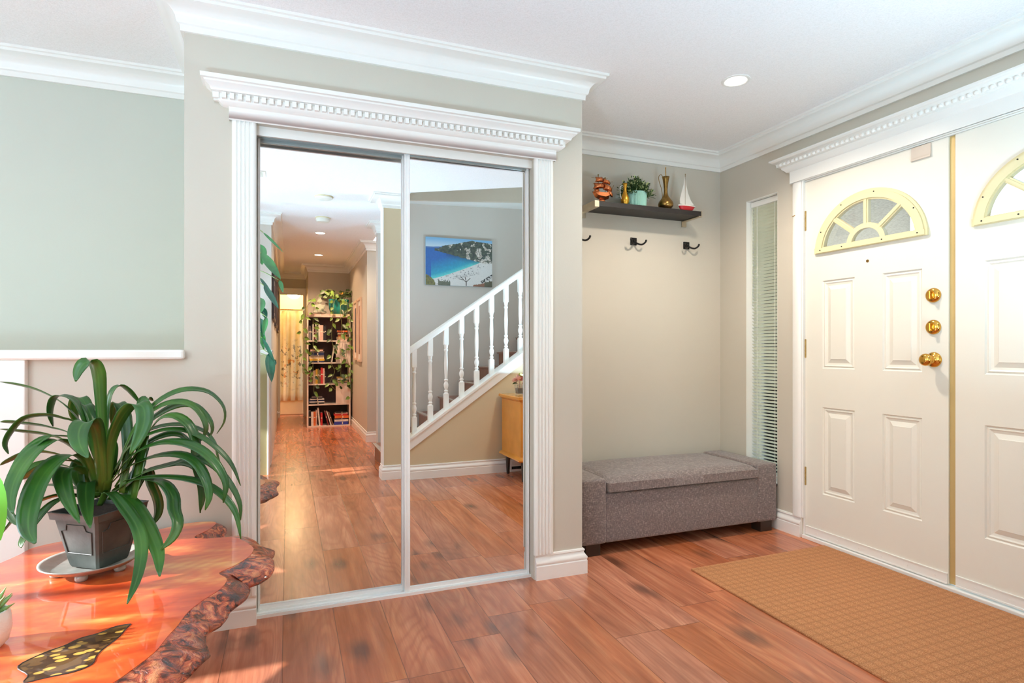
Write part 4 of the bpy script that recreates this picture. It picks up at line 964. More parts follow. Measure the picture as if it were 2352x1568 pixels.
# ---------------- clivia in its square pot
M['pot_dark']=simple('weathered_dark_pot',s2l((66,72,68)),.5,var=.35,scale=14,bump=.25,bscale=40)
M['soil']=simple('potting_soil',s2l((48,34,26)),.95,var=.4,scale=60,bump=.8,bscale=90)
def mk_clivia():
    t=NT('clivia_leaf'); v=t.coord(); sp=t.n.new('ShaderNodeSeparateXYZ'); uv=t.n.new('ShaderNodeUVMap'); uv.uv_map='leaf'; s2=t.n.new('ShaderNodeSeparateXYZ'); t.l.new(uv.outputs[0],s2.inputs[0])
    n=t.noise(v,6,3); ce=t.math('ABSOLUTE',t.math('SUBTRACT',s2.outputs[0],.5))
    st=t.noise(t.coord('UV',(60,1.5,1)),1,3); c=t.ramp(n,[(.3,s2l((30,72,24))),(.55,s2l((50,104,32))),(.75,s2l((92,140,48)))])
    c=t.mix(t.ramp(s2.outputs[1],[(.02,(.7,.7,.7)),(.22,(0,0,0))]),c,s2l((118,160,62)))
    c=t.mix(t.math('MULTIPLY',t.ramp(ce,[(.0,(1,1,1)),(.07,(0,0,0))]),.35),c,s2l((110,160,70))); c=t.mix(t.math('MULTIPLY',st,.25),c,s2l((36,84,34)))
    t.set(color=c,rough=.30,spec=.55,coat=.35,coatr=.25); 
    tr=t.n.new('ShaderNodeBsdfTranslucent'); tr.inputs[0].default_value=(.14,.40,.05,1); mx=t.n.new('ShaderNodeMixShader'); mx.inputs[0].default_value=.16; t.l.new(t.b.outputs[0],mx.inputs[1]); t.l.new(tr.outputs[0],mx.inputs[2]); t.l.new(mx.outputs[0],t.out.inputs[0]); return t.m
M['clivia']=mk_clivia()
PC=Vector((-.512,2.018)); ANG=R(-35)
cl_=empty('potted_clivia',(PC.x,PC.y,.446),0,'large strap-leaved green plant in a square dark pot on the slab table','plant'); O=cl_.location
def sq(s,z,bev=.006):
    h=s/2; pts=[(-h+bev,-h),(h-bev,-h),(h,-h+bev),(h,h-bev),(h-bev,h),(-h+bev,h),(-h,h-bev),(-h,-h+bev)]; c,s_=math.cos(ANG),math.sin(ANG)
    return [(PC.x+x*c-y*s_,PC.y+x*s_+y*c,z) for x,y in pts]
bm=bmesh.new(); loft(bm,[sq(.098,.446),sq(.104,.452),sq(.112,.470),sq(.152,.585),sq(.152,.586),sq(.170,.588),sq(.174,.604),sq(.178,.608),sq(.164,.608),sq(.154,.590),sq(.150,.580)],cap=False)
bm.faces.new([bm.verts.new(p) for p in sq(.098,.446)][::-1])
# raised border on each side face
for k in range(4):
    a=ANG+k*PI/2; nx,ny=math.sin(a),-math.cos(a); tx,ty=math.cos(a),math.sin(a)
    def fp(u,z):
        half=.056+(.076-.056)*((z-.470)/.115); o=half+.0012; return (PC.x+nx*o+tx*u*half,PC.y+ny*o+ty*u*half,z)
    loop=[(-.72,.49),(.72,.49),(.76,.555),(.5,.558),(.42,.574),(-.42,.574),(-.5,.558),(-.76,.555),(-.72,.49)]
    tube(bm,[fp(*q) for q in loop],.0014,5)
LB('pot',bm,M['pot_dark'],cl_,O,auto=35)
bm=bmesh.new(); bm.faces.new([bm.verts.new(p) for p in sq(.156,.592)]); bmesh.ops.subdivide_edges(bm,edges=bm.edges[:],cuts=1); LB('soil',bm,M['soil'],cl_,O)
M['clear_plastic']=simple('cloudy_plastic_saucer',s2l((188,190,180)),.25,var=.2,scale=20,trans=.4)
sa=empty('plant_saucer',(-.535,2.03,TZ),0,'cloudy plastic saucer on little feet under the square plant pot','saucer')
bm=bmesh.new(); lathe(bm,[(0,.016),(.085,.016),(.108,.022),(.120,.032),(.126,.036),(.126,.039),(.118,.036),(.104,.027),(.084,.0215),(0,.0215)],48); build('dish',bm,M['clear_plastic'],sa,smooth=True)
for k in range(5):
    a=2*PI*k/5+.9; bm=bmesh.new(); lathe(bm,[(0,0),(.013,0),(.016,.006),(.015,.020),(0,.020)],14,(.082*math.cos(a),.082*math.sin(a))); build('foot',bm,M['clear_plastic'],sa,smooth=True)
# leaves: guide points are read off the photograph (close-up frame) and given depth
def strap(pts,dy,w,root=None,seg=26,tw=0,tw0=0,y0=2.02,name='leaf',parent=None,O=O,mat=None,tipw=.55,frame=(3.015,0,780)):
    n=len(pts); L=[0]
    for a,b in zip(pts,pts[1:]): L.append(L[-1]+math.hypot(b[0]-a[0],b[1]-a[1]))
    W3=[]
    for (X,Y),l in zip(pts,L):
        t=l/L[-1]; y=y0+(dy if not isinstance(dy,tuple) else dy[0])*(t**1.3)
        if isinstance(dy,tuple): y=y0+dy[0]*math.sin(min(1,t*1.0)*PI/2) + (dy[1]-dy[0])*t*t
        W3.append(px(frame[1]+X/frame[0],frame[2]+Y/frame[0],1,y))
    C=catmull(W3,seg)
    bm=bmesh.new(); uvl=bm.loops.layers.uv.new('leaf'); rows=[]; side0=None
    h=Vector((C[-1].x-C[0].x,C[-1].y-C[0].y,0)); 
    if h.length<.02: h=Vector((0,-1,0))
    side=Vector((-h.y,h.x,0)).normalized()
    for i,c in enumerate(C):
        t=i/seg; T=(C[min(i+1,seg)]-C[max(i-1,0)]).normalized()
        s=(side-T*side.dot(T)); s=s.normalized() if s.length>1e-4 else side
        s=Matrix.Rotation(tw0+tw*t,3,T)@s
        nn=T.cross(s); 
        ww=w*.5*( .42+.58*min(1,t/.42))*(1 if t<tipw else max(0.02,math.cos((t-tipw)/(1-tipw)*PI/2))**.62)
        rows.append([bm.verts.new(c+s*ww*q+nn*(abs(q)*ww*.22)) for q in (-1,-.5,0,.5,1)])
    for i in range(seg):
        for k in range(4):
            f=bm.faces.new((rows[i][k],rows[i][k+1],rows[i+1][k+1],rows[i+1][k]))
            for lp,(uu,vv) in zip(f.loops,((k,i),(k+1,i),(k+1,i+1),(k,i+1))): lp[uvl].uv=(uu/4,vv/seg)
    bmesh.ops.translate(bm,verts=bm.verts,vec=-Vector(O))
    me=bpy.data.meshes.new(name); bm.to_mesh(me); bm.free(); me.materials.append(mat or M['clivia'])
    for p in me.polygons: p.use_smooth=True
    o=bpy.data.objects.new(name,me); COL.objects.link(o); o.parent=parent or cl_
    sm=o.modifiers.new('s','SOLIDIFY'); sm.thickness=.0012; return o
Oc=Vector((PC.x,PC.y,.446))
LEAVES=[
 ([(720,1080),(705,700),(690,400),(675,230),(640,160),(585,165),(545,220),(525,290)],-.12,.042),
 ([(740,1040),(745,620),(765,400),(820,325),(880,350),(930,400),(968,445)],.06,.034),
 ([(745,1040),(770,720),(850,530),(930,455),(990,470),(1000,560),(960,680),(900,790)],-.16,.046),
 ([(715,1060),(690,800),(665,640),(625,575),(570,590),(545,660),(560,740),(610,820)],-.24,.052),
 ([(700,1000),(620,680),(530,450),(440,395),(380,410),(355,500),(370,600)],.03,.040),
 ([(700,980),(590,640),(450,460),(300,370),(150,320),(0,292)],.10,.022),
 ([(700,980),(560,620),(420,545),(300,528),(170,550),(80,640),(40,720),(60,790)],-.05,.030),
 ([(700,960),(520,680),(340,610),(180,585),(60,572),(0,570)],.06,.022),
 ([(700,990),(480,730),(330,665),(160,640),(0,620)],.0,.026),
 ([(690,1000),(560,720),(420,670),(300,690),(180,790),(100,930),(55,1040),(60,1120)],-.22,.034),
 ([(680,1010),(560,790),(420,700),(300,730),(190,830),(110,960),(75,1090),(90,1205)],-.30,.044),
 ([(680,1040),(590,830),(460,810),(350,880),(260,1010),(205,1180),(200,1320),(245,1412)],-.34,.056),
 ([(670,1060),(580,920),(480,890),(430,930),(440,1020),(480,1140),(550,1270)],-.30,.042),
 ([(680,1090),(640,1020),(605,990),(595,1050),(600,1160),(625,1305)],-.26,.042),
 ([(690,1150),(740,1065),(800,1090),(880,1190),(950,1300),(980,1450),(950,1650),(880,1830)],-.34,.036),
 ([(760,1110),(820,1075),(900,1120),(980,1230),(1050,1370),(1095,1490),(1105,1640)],-.28,.046),
 ([(790,1050),(900,975),(1040,975),(1130,1000),(1190,1080),(1200,1180),(1225,1270),(1190,1370),(1110,1455)],-.20,.042),
 ([(780,1060),(950,965),(1200,955),(1400,995),(1540,1080),(1630,1200),(1668,1380)],-.10,.026),
 ([(760,1010),(900,880),(1080,810),(1240,800),(1350,850),(1420,960),(1445,1080),(1420,1180)],-.12,.034),
 ([(760,1000),(900,820),(1060,730),(1230,712),(1380,760),(1490,860),(1560,990),(1545,1130)],-.08,.034),
 ([(760,960),(900,740),(1080,640),(1250,625),(1400,680),(1530,780),(1610,880),(1665,1010)],.02,.024),
 ([(790,930),(920,700),(1080,610),(1250,590),(1400,630),(1480,710),(1500,790),(1530,890)],.10,.022),
 ([(800,940),(920,640),(1060,460),(1200,370),(1330,345),(1450,370),(1540,460),(1550,560),(1500,650)],.12,.026),
 ([(820,940),(960,600),(1100,470),(1230,435),(1330,460),(1400,540),(1420,630),(1380,710)],.02,.036),
 ([(840,960),(1000,620),(1120,510),(1250,455),(1360,470),(1440,550),(1465,620),(1445,680)],.08,.038),
 ([(850,980),(1000,700),(1100,560),(1200,530),(1290,580),(1345,690),(1350,850),(1385,1010),(1385,1200)],-.05,.038),
 ([(850,1040),(1000,920),(1130,880),(1260,860),(1350,900),(1385,1000),(1405,1100),(1385,1190)],.04,.030),
 ([(930,1080),(990,960),(1020,900),(1040,1000),(1085,1110),(1090,1200),(1055,1285)],.05,.040),
 ([(930,1100),(975,860),(1000,620),(1000,460),(1020,410),(1060,425)],.06,.048),
 ([(840,1060),(880,800),(870,560),(830,450),(790,470),(770,580)],.16,.036),
 ([(720,1040),(660,760),(610,500),(560,405),(520,440),(515,520),(545,590)],.14,.036),
 ([(690,1000),(500,840),(330,785),(180,790),(60,840),(0,870)],-.02,.024),
 ([(690,1020),(520,900),(380,870),(260,900),(150,960),(60,960)],.08,.026),
 ([(690,1060),(520,1030),(380,1010),(260,1020),(160,1035)],.14,.024),
 ([(690,1090),(520,1080),(380,1090),(250,1140),(120,1230),(0,1360)],-.12,.042),
 ([(690,1100),(520,1090),(420,1110),(330,1170),(230,1290),(165,1390),(150,1440)],-.18,.036),
 ([(680,1000),(540,860),(400,840),(280,860),(150,930),(60,1080),(80,1220),(165,1300)],-.20,.034),
 ([(690,1050),(620,880),(560,850),(535,900),(550,980),(600,1070)],-.08,.038),
 ([(745,1080),(770,900),(785,780),(800,700)],-.03,.030),
 ([(900,1100),(940,960),(985,820),(1040,700)],.10,.034),
 ([(800,1060),(980,930),(1180,870),(1340,822),(1480,880),(1590,1000),(1655,1130),(1665,1250)],-.04,.028),
 ([(735,1040),(690,760),(640,560),(600,465),(570,470),(575,540)],.06,.044),
 ([(800,1020),(980,760),(1120,670),(1240,660),(1330,740),(1400,840)],.08,.026),
 ([(860,1090),(900,980),(960,900),(1010,820)],.12,.030),
]
for k,(pts,dy,w) in enumerate(LEAVES):
    rr=random.Random(k*7+1); 
    root=px(pts[0][0]/3.015,780+pts[0][1]/3.015,1,2.02)
    side_on=abs(pts[-1][0]-pts[0][0])>380 and abs(dy)<=.13
    strap(pts,dy,w*(1.0 if side_on else 1),tw=(rr.uniform(.4,.75) if side_on else rr.uniform(-.25,.25)),tw0=(.22 if side_on else 0),O=Oc,y0=2.02+rr.uniform(-.02,.02))

# small succulent in a white textured pot at the table's left
M['pot_white']=simple('white_textured_pot',s2l((232,230,222)),.5,var=.05,bump=.6,bscale=45)
M['aloe']=simple('aloe_leaf',s2l((126,160,92)),.45,var=.25,scale=30)
sp_=empty('potted_succulent',(-.617,1.585,TZ),0,'small spiky green succulent in a white pot at the left edge of the photo','plant')
bm=bmesh.new(); lathe(bm,[(0,0),(.034,0),(.044,.012),(.050,.040),(.048,.066),(.044,.078),(.040,.078),(.038,.062),(0,.062)],36,rib=.03,ribn=1); build('pot',bm,M['pot_white'],sp_,auto=30)
bm=bmesh.new(); rnd=random.Random(3)
for k in range(26):
    a=k*2.399; el=.35+.95*(k/26); L=.050+.012*rnd.random(); d=Vector((math.cos(a)*math.cos(el),math.sin(a)*math.cos(el),math.sin(el)))
    b0=Vector((math.cos(a)*.008,math.sin(a)*.008,.066)); tube(bm,[b0,b0+d*L*.35,b0+d*L*.7+Vector((0,0,.003)),b0+d*L+Vector((0,0,.006))],[.005,.0065,.004,.0006],6)
build('leaves',bm,M['aloe'],sp_,auto=40)

# close green leaf of a floor plant just inside the left edge of the view
M['bright_leaf']=simple('bright_green_leaf',s2l((120,196,60)),.35,var=.15,scale=10,sub=.0)
fp_=empty('leafy_floor_plant',(-.80,1.02,0),0,'leafy plant whose bright green leaf just enters the left edge','plant'); 
bm=bmesh.new(); lathe(bm,[(0,0),(.085,0),(.10,.02),(.12,.20),(.125,.22),(.115,.22),(.108,.19),(0,.19)],32); build('pot',bm,M['mint'],fp_,auto=30)
bm=bmesh.new(); rnd=random.Random(8)
def broad_leaf(bm,p,d,up,L,W,droop=.25,mi=0,seg=8):
    d=d.normalized(); s=d.cross(up).normalized(); nn=s.cross(d).normalized(); rows=[]
    for i in range(seg+1):
        t=i/seg; c=p+d*L*t-Vector((0,0,1))*droop*L*t*t; w=W*.5*math.sin(PI*min(1,t**.75))**.8*(1 if t<.98 else .1)+.0006
        rows.append([bm.verts.new(c+s*w*q+nn*abs(q)*w*.25) for q in (-1,-.5,0,.5,1)])
    for i in range(seg):
        for k in range(4): bm.faces.new((rows[i][k],rows[i][k+1],rows[i+1][k+1],rows[i+1][k])).material_index=mi
for k in range(11):
    a=k*2.399; z=.45+.035*k; q=Vector((.05*math.cos(a),.05*math.sin(a),z)); tube(bm,[(0,0,.19),(q.x*.4,q.y*.4,z*.6),q],.004,6)
    broad_leaf(bm,q,Vector((math.cos(a),math.sin(a),.35)),Vector((0,0,1)),.17,.085)
tgt=px(2,1145,1,.96)-Vector(fp_.location)
tube(bm,[(0,0,.19),(tgt.x*.3,tgt.y*.3,.5),(tgt.x-.03,tgt.y,tgt.z+.055)],.003,6)
broad_leaf(bm,Vector((tgt.x-.035,tgt.y,tgt.z+.055)),Vector((.25,.0,-.75)),Vector((0,-1,.2)),.11,.052,.05)
build('foliage',bm,M['bright_leaf'],fp_,smooth=True)

# ================================================================== HALL BOOKCASE (left mirror)
M['shelf_white']=simple('white_bookcase_laminate',s2l((236,220,210)),.4,var=.03)
M['shelf_back']=simple('dark_bookcase_back',s2l((84,72,76)),.7,var=.1)
BCX0,BCX1,BCY0,BCY1=.252,.842,-3.80,-3.50
SHZ=[.0,.305,.592,.893,1.205,1.555]
bc=empty('bookcase',((BCX0+BCX1)/2,(BCY0+BCY1)/2,0),0,'tall white bookcase full of books at the end of the hall','bookcase'); O=bc.location
for a,b in ((BCX0,BCX0+.020),(BCX1-.020,BCX1)):
    bm=bmesh.new(); box(bm,a,b,BCY0,BCY1,0,1.57); LB('side_panel',bm,M['shelf_white'],bc,O)
bm=bmesh.new(); box(bm,BCX0+.02,BCX1-.02,BCY0,BCY0+.008,0,1.57); LB('back_panel',bm,M['shelf_back'],bc,O)
for z in SHZ:
    bm=bmesh.new(); box(bm,BCX0+.02,BCX1-.02,BCY0+.008,BCY1+(.004 if z in (0,1.555) else -.002),z,z+.018); LB('shelf',bm,M['shelf_white'],bc,O)
# white upright door panels on the right of three shelves
for z0,z1 in ((.323,.592),(.893,1.205)):
    bm=bmesh.new(); box(bm,.640,BCX1-.0205,BCY1-.020,BCY1-.006,z0+(.0185 if z0>.4 else .001),z1-.0005); LB('cupboard_door',bm,M['shelf_white'],bc,O)
PAL={'grey':(120,112,112),'white':(232,226,220),'cream':(226,206,170),'red':(196,44,48),'dark red':(120,40,46),'green':(96,120,84),'pink':(216,180,168),'black':(36,34,38),'yellow':(214,170,52),'mustard':(176,140,60),'navy blue':(34,48,92),'blue':(44,60,160),'orange':(220,110,50),'brown':(120,84,62),'tan':(196,164,120),'purple':(92,60,96),'olive':(112,108,60)}
PAGE=simple('book_pages',s2l((232,222,202)),.8,var=.06,scale=80)
def bookmat(c):
    return simple('book_cover_'+c.replace(' ','_'),s2l(PAL[c]),.45,var=.12,scale=30)
ORD=['first','second','third','fourth','fifth','sixth','seventh','eighth','ninth','tenth','eleventh','twelfth','thirteenth']
def book_mesh(bm,t,h,d):
    """spine towards +y at y=0; t thickness in x, h height, d depth"""
    box(bm,-t/2,t/2,-.002,0,0,h,0); box(bm,-t/2,-t/2+.0018,-d,-.002,0,h,0); box(bm,t/2-.0018,t/2,-d,-.002,0,h,0); box(bm,-t/2+.0018,t/2-.0018,-d+.004,-.002,.003,h-.003,1)
    box(bm,-t/2*.7,t/2*.7,0,.0006,h*.55,h*.62,1)
shelfname=['bottom shelf','second shelf up','middle shelf','fourth shelf up','top shelf']
def row(shelf,x,items,lean0=0):
    """items: (colour, thickness, height, lean degrees)"""
    z=SHZ[shelf]+.0188
    for k,(c,t,h,ln) in enumerate(items):
        bm=bmesh.new(); book_mesh(bm,t,h,.17)
        lab='%s book, %s from the left on the %s of the hall bookcase'%(c,ORD[k],shelfname[shelf])
        o=build('book',bm,[bookmat(c),PAGE],label=lab,cat='book',group='upright books on the %s'%shelfname[shelf])
        a=R(ln); w=t*math.cos(a)+h*abs(math.sin(a))
        # keep the lower corner on the shelf
        if ln>=0: o.location=(x+t/2*math.cos(a),BCY1-.022,z+abs(math.sin(a))*t/2)
        else: o.location=(x+t/2*math.cos(a)+h*math.sin(-a),BCY1-.022,z+abs(math.sin(a))*t/2)
        o.rotation_euler=(0,a if ln>=0 else a,0)
        x+=t/math.cos(a)+.0015+(h*math.sin(-a) if ln<0 else 0)
def stack(shelf,xc,items,nm,z=None):
    z=SHZ[shelf]+.0188 if z is None else z
    for k,(c,t,l) in enumerate(items):
        bm=bmesh.new(); book_mesh(bm,t,l,.17); bmesh.ops.rotate(bm,verts=bm.verts,cent=(0,0,0),matrix=Matrix.Rotation(PI/2,3,'Y')); bmesh.ops.translate(bm,verts=bm.verts,vec=(-l/2,0,t/2))
        lab='%s book, %s from the bottom in the %s'%(c,ORD[k],nm)
        o=build('book',bm,[bookmat(c),PAGE],label=lab,cat='book',group='books in the %s'%nm)
        o.location=(xc+.006*math.sin(k*2.7),BCY1-.022-.004*(k%3),z); z+=t+.0008
    return z
row(4,.275,[('grey',.032,.205,0),('black',.014,.20,0),('white',.020,.225,0),('dark red',.018,.19,0),('white',.014,.228,0),('green',.024,.205,0),('white',.018,.225,0),('pink',.044,.215,0),('black',.020,.20,0),('black',.016,.215,0)])
row(2,.275,[('dark red',.016,.175,0),('grey',.018,.19,0),('brown',.022,.17,0),('pink',.016,.18,0),('tan',.016,.19,0),('yellow',.024,.205,0),('olive',.020,.21,0),('brown',.018,.19,0),('red',.028,.225,0),('pink',.022,.215,0),('black',.018,.165,0)])
row(0,.275,[('black',.032,.21,0),('white',.030,.195,0),('orange',.028,.20,0),('pink',.020,.215,0),('white',.020,.245,-5),('red',.026,.18,0)])
row_items=[('dark red',.018,.20,-14),('white',.014,.20,-17),('brown',.020,.185,-18)]
z=SHZ[0]+.0188; x=.508
x+=.006
for k,(c,t,h,ln) in enumerate(row_items):
    bm=bmesh.new(); book_mesh(bm,t,h,.17); o=build('book',bm,[bookmat(c),PAGE],label='%s leaning book, %s of the three leaning left on the bottom shelf'%(c,ORD[k]),cat='book',group='upright books on the bottom shelf'); a=R(ln)
    o.location=(x+h*math.sin(-a)*.55,BCY1-.022,z+abs(math.sin(a))*t/2); o.rotation_euler=(0,a,0); x+=t+.012
stack(0,.716,[('blue',.044,.19),('white',.030,.19),('navy blue',.014,.17),('orange',.040,.19),('red',.022,.19),('pink',.014,.175),('black',.016,.14)],'right stack of the bottom shelf')
stack(1,.383,[('black',.022,.19),('white',.014,.20),('navy blue',.022,.20),('white',.012,.19),('black',.016,.15),('grey',.014,.14)],'left stack of the second shelf up')
stack(3,.385,[('navy blue',.022,.19),('yellow',.028,.20),('cream',.034,.20),('grey',.016,.18),('navy blue',.034,.20),('grey',.020,.19),('pink',.016,.17),('brown',.014,.17)],'left stack of the fourth shelf up')
stack(4,.735,[('pink',.020,.15),('tan',.034,.16),('orange',.018,.11),('brown',.018,.14),('cream',.014,.12),('dark red',.012,.13),('orange',.022,.14)],'right stack of the top shelf')
stack(2,.735,[('grey',.018,.14),('tan',.014,.14),('olive',.016,.14),('white',.018,.15),('mustard',.022,.15)],'right stack of the middle shelf')
bm=bmesh.new(); book_mesh(bm,.016,.24,.16); o=build('book',bm,[bookmat('white'),PAGE],label='thin white book leaning against the cupboard door on the second shelf from the top',cat='book'); o.location=(.585,BCY1-.03,SHZ[3]+.021); o.rotation_euler=(0,R(9),0)
# white storage box
# books lying on top of the bookcase
M['stone']=simple('pale_green_stone',s2l((206,214,196)),.6,var=.08,scale=30,bump=.2)
zt=1.5745
bm=bmesh.new(); book_mesh(bm,.022,.30,.2); bmesh.ops.rotate(bm,verts=bm.verts,cent=(0,0,0),matrix=Matrix.Rotation(PI/2,3,'Y')); bmesh.ops.translate(bm,verts=bm.verts,vec=(-.15,0,.011)); o=build('book',bm,[bookmat('pink'),PAGE],label='large pink book lying under the seated stone figure on top of the bookcase',cat='book'); o.location=(.41,BCY1-.01,zt)
bm=bmesh.new(); book_mesh(bm,.026,.27,.2); bmesh.ops.rotate(bm,verts=bm.verts,cent=(0,0,0),matrix=Matrix.Rotation(PI/2,3,'Y')); bmesh.ops.translate(bm,verts=bm.verts,vec=(-.135,0,.013)); o=build('book',bm,[bookmat('cream'),PAGE],label='large cream book lying under the teal planter on top of the bookcase',cat='book'); o.location=(.70,BCY1-.01,zt)
# seated figure
bd=empty('seated_statue',(.425,BCY1-.10,zt+.0225),0,'small pale stone seated meditating figure on top of the bookcase','statue')
bm=bmesh.new()
def ell(loc,r,rot=None,sub=14):
    ret=bmesh.ops.create_uvsphere(bm,u_segments=sub,v_segments=sub-4,radius=1); xform(bm,ret['verts'],loc,Matrix.Rotation(rot[0],3,rot[1]) if rot else None,r)
ell((0,0,.026),(.080,.050,.026)); ell((-.050,.022,.026),(.045,.030,.022)); ell((.050,.022,.026),(.045,.030,.022)); ell((0,.040,.032),(.040,.022,.016))
ell((0,-.005,.085),(.045,.030,.050)); ell((0,-.005,.115),(.055,.026,.022)); ell((0,0,.145),(.014,.014,.018))
for s in (-1,1):
    ell((s*.056,-.002,.095),(.016,.018,.036),(s*.25,'Y')); ell((s*.040,.020,.062),(.014,.028,.014),(s*.5,'Z')); ell((s*.031,0,.172),(.005,.008,.013))
ell((0,0,.178),(.032,.032,.038)); ell((0,-.004,.217),(.015,.015,.012)); ell((0,.029,.172),(.004,.006,.006)); ell((0,.038,.05),(.020,.014,.009))
o=build('figure',bm,M['stone'],bd,smooth=True); o.scale=(1,1,1.06); rm=o.modifiers.new('r','REMESH'); rm.mode='VOXEL'; rm.voxel_size=.0026; rm.use_smooth_shade=True
# planter with trailing pothos
M['teal']=simple('teal_glazed_ceramic',s2l((20,124,122)),.12,var=.15,scale=10,coat=.5)
M['pothos']=simple('pothos_leaf',s2l((92,120,44)),.4,var=.45,scale=25)
M['pothos_dark']=simple('dark_pothos_leaf',s2l((52,72,34)),.4,var=.35,scale=25)
M['pothos_gold']=simple('yellowing_leaf',s2l((222,160,60)),.4,var=.2,scale=25)
M['vine']=simple('green_vine_stem',s2l((130,140,84)),.5,var=.2)
PX,PY,PZ=.690,BCY1-.135,zt+.027
pp=empty('trailing_pothos',(PX,PY,PZ),0,'trailing pothos in a teal glazed bowl on the bookcase, its vines hanging over the books','plant')
bm=bmesh.new(); lathe(bm,[(0,0),(.088,0),(.095,.006),(.122,.035),(.138,.08),(.143,.14),(.141,.19),(.146,.205),(.145,.215),(.132,.215),(.128,.19),(0,.19)],40,sy=.86); build('bowl',bm,M['teal'],pp,smooth=True)
bm=bmesh.new(); rnd=random.Random(21)
for k in range(80):
    a=rnd.uniform(0,2*PI); rr_=rnd.uniform(.02,.12); h=rnd.uniform(.05,.16); b0=Vector((rr_*math.cos(a)*.6,rr_*math.sin(a)*.6,.19)); tip=Vector((rr_*math.cos(a)*1.7,rr_*math.sin(a)*1.0,.19+h))
    if rnd.random()<.35: tip=Vector((-.10-rnd.random()*.13,rnd.uniform(-.17,-.10),.26+rnd.random()*.08))
    low=tip.x<-.05
    if low: tip=Vector((tip.x*.8,min(tip.y,-.02)-.11,max(tip.z,.29)))
    tube(bm,catmull([b0,(b0+tip)/2+Vector((0,0,.03)),tip],5),.0022,5,mi=2)
    broad_leaf(bm,tip,Vector((math.cos(a),math.sin(a) if not low else -.3,rnd.uniform(-.4,.9) if not low else .5)),Vector((rnd.uniform(-.4,.4),.6,1)),rnd.uniform(.06,.095),rnd.uniform(.04,.06),.2,3 if k==7 else (1 if rnd.random()<.7 else 0),5)
build('foliage',bm,[M['pothos'],M['pothos_dark'],M['vine'],M['pothos_gold']],pp,smooth=True)
def vine(pts,step,parent,O,mats,seed,L=(.045,.07),nm='vine',scale=1.0,face=Vector((0,1,.3))):
    rnd=random.Random(seed); C=catmull(pts,max(10,int(len(pts)*9))); bm=bmesh.new(); tube(bm,C,.0024*scale,5,mi=2)
    acc=0; prev=C[0]
    for i,c in enumerate(C[1:]):
        acc+=(c-prev).length; prev=c
        if acc>step:
            acc=0; s=rnd.choice((-1,1)); d=Vector((s*rnd.uniform(.3,1),rnd.uniform(.1,.5),rnd.uniform(-.9,.2))).normalized(); b=c+d*.02*scale; tube(bm,[c,b],.0015*scale,4,mi=2)
            broad_leaf(bm,b,d,face+Vector((rnd.uniform(-.3,.3),0,rnd.uniform(-.3,.3))),rnd.uniform(*L),rnd.uniform(*L)*.66,.25,0 if rnd.random()<.7 else 1,5)
    bmesh.ops.translate(bm,verts=bm.verts,vec=-Vector(O)); return build(nm,bm,mats,parent,smooth=True)
VM=[M['pothos'],M['pothos_dark'],M['vine']]; YF=BCY1+.035; T0=(PX,PY+.08,PZ+.20)
for k,pts in enumerate([
  [T0,(.71,YF-.01,1.80),(.70,YF,1.60),(.72,YF,1.40),(.69,YF,1.15),(.71,YF,.95),(.70,YF,.72),(.68,YF,.55)],
  [T0,(.62,YF,1.78),(.60,YF,1.58),(.58,YF,1.30),(.60,YF,1.10),(.57,YF,.92),(.62,YF,.78),(.56,YF,.62),(.63,YF,.52)],
  [T0,(.78,YF-.01,1.80),(.80,YF,1.60),(.80,YF,1.30),(.78,YF,1.05),(.81,YF,.86),(.80,YF,.66),(.79,YF,.56)],
  [T0,(.86,YF-.03,1.72),(.848,YF,1.50),(.85,YF,1.10),(.845,YF,.80),(.85,YF,.55),(.845,YF,.38)],
  [T0,(.56,YF+.03,1.90),(.37,YF+.05,1.76),(.335,YF,1.55),(.33,YF,1.30),(.335,YF,1.05),(.33,YF,.85),(.345,YF,.62),(.335,YF,.48)],
  [T0,(.54,YF+.06,1.94),(.27,YF+.06,1.72),(.205,YF+.03,1.50),(.19,YF+.02,1.30),(.215,YF+.02,1.12),(.18,YF+.02,.95),(.20,YF+.02,.76)],
  ]):
    vine(pts,.062,pp,pp.location,VM,40+k,L=(.05,.085))

# ================================================================== CABINET IN THE RIGHT MIRROR
M['honey']=simple('honey_varnished_wood',s2l((214,142,56)),.25,var=.10,scale=7,coat=.4)
M['honey2']=simple('reddish_varnished_wood',s2l((196,104,52)),.25,var=.12,scale=7,coat=.4)
CX0,CX1,CY0,CY1=1.742,2.40,.30,.735
cb=empty('side_cabinet',((CX0+CX1)/2,(CY0+CY1)/2,0),0,'honey-coloured wooden cabinet on legs against the tan stair wall, in the right mirror','cabinet'); O=cb.location
bm=bmesh.new(); box(bm,CX0,CX1,CY0,CY1,.20,.655); LB('body',bm,M['honey'],cb,O)
for nm,z0,z1,o in (('top',.655,.692,.030),('base_moulding',.165,.205,.028)):
    bm=bmesh.new(); hz=(z1-z0)
    P4=lambda o_,z_:[(CX0-o_,CY0,z_),(CX1+o_,CY0,z_),(CX1+o_,CY1+o_,z_),(CX0-o_,CY1+o_,z_)]
    if nm=='top': loft(bm,[P4(0,z0-.006),P4(o*.5,z0+.004),P4(o*.6,z0+.010),P4(o,z0+.014),P4(o,z1-.004),P4(o-.004,z1)])
    else: loft(bm,[P4(o*.4,z0),P4(o,z0+.012),P4(o,z0+.022),P4(0,z1)])
    LB(nm,bm,M['honey'],cb,O,auto=40)
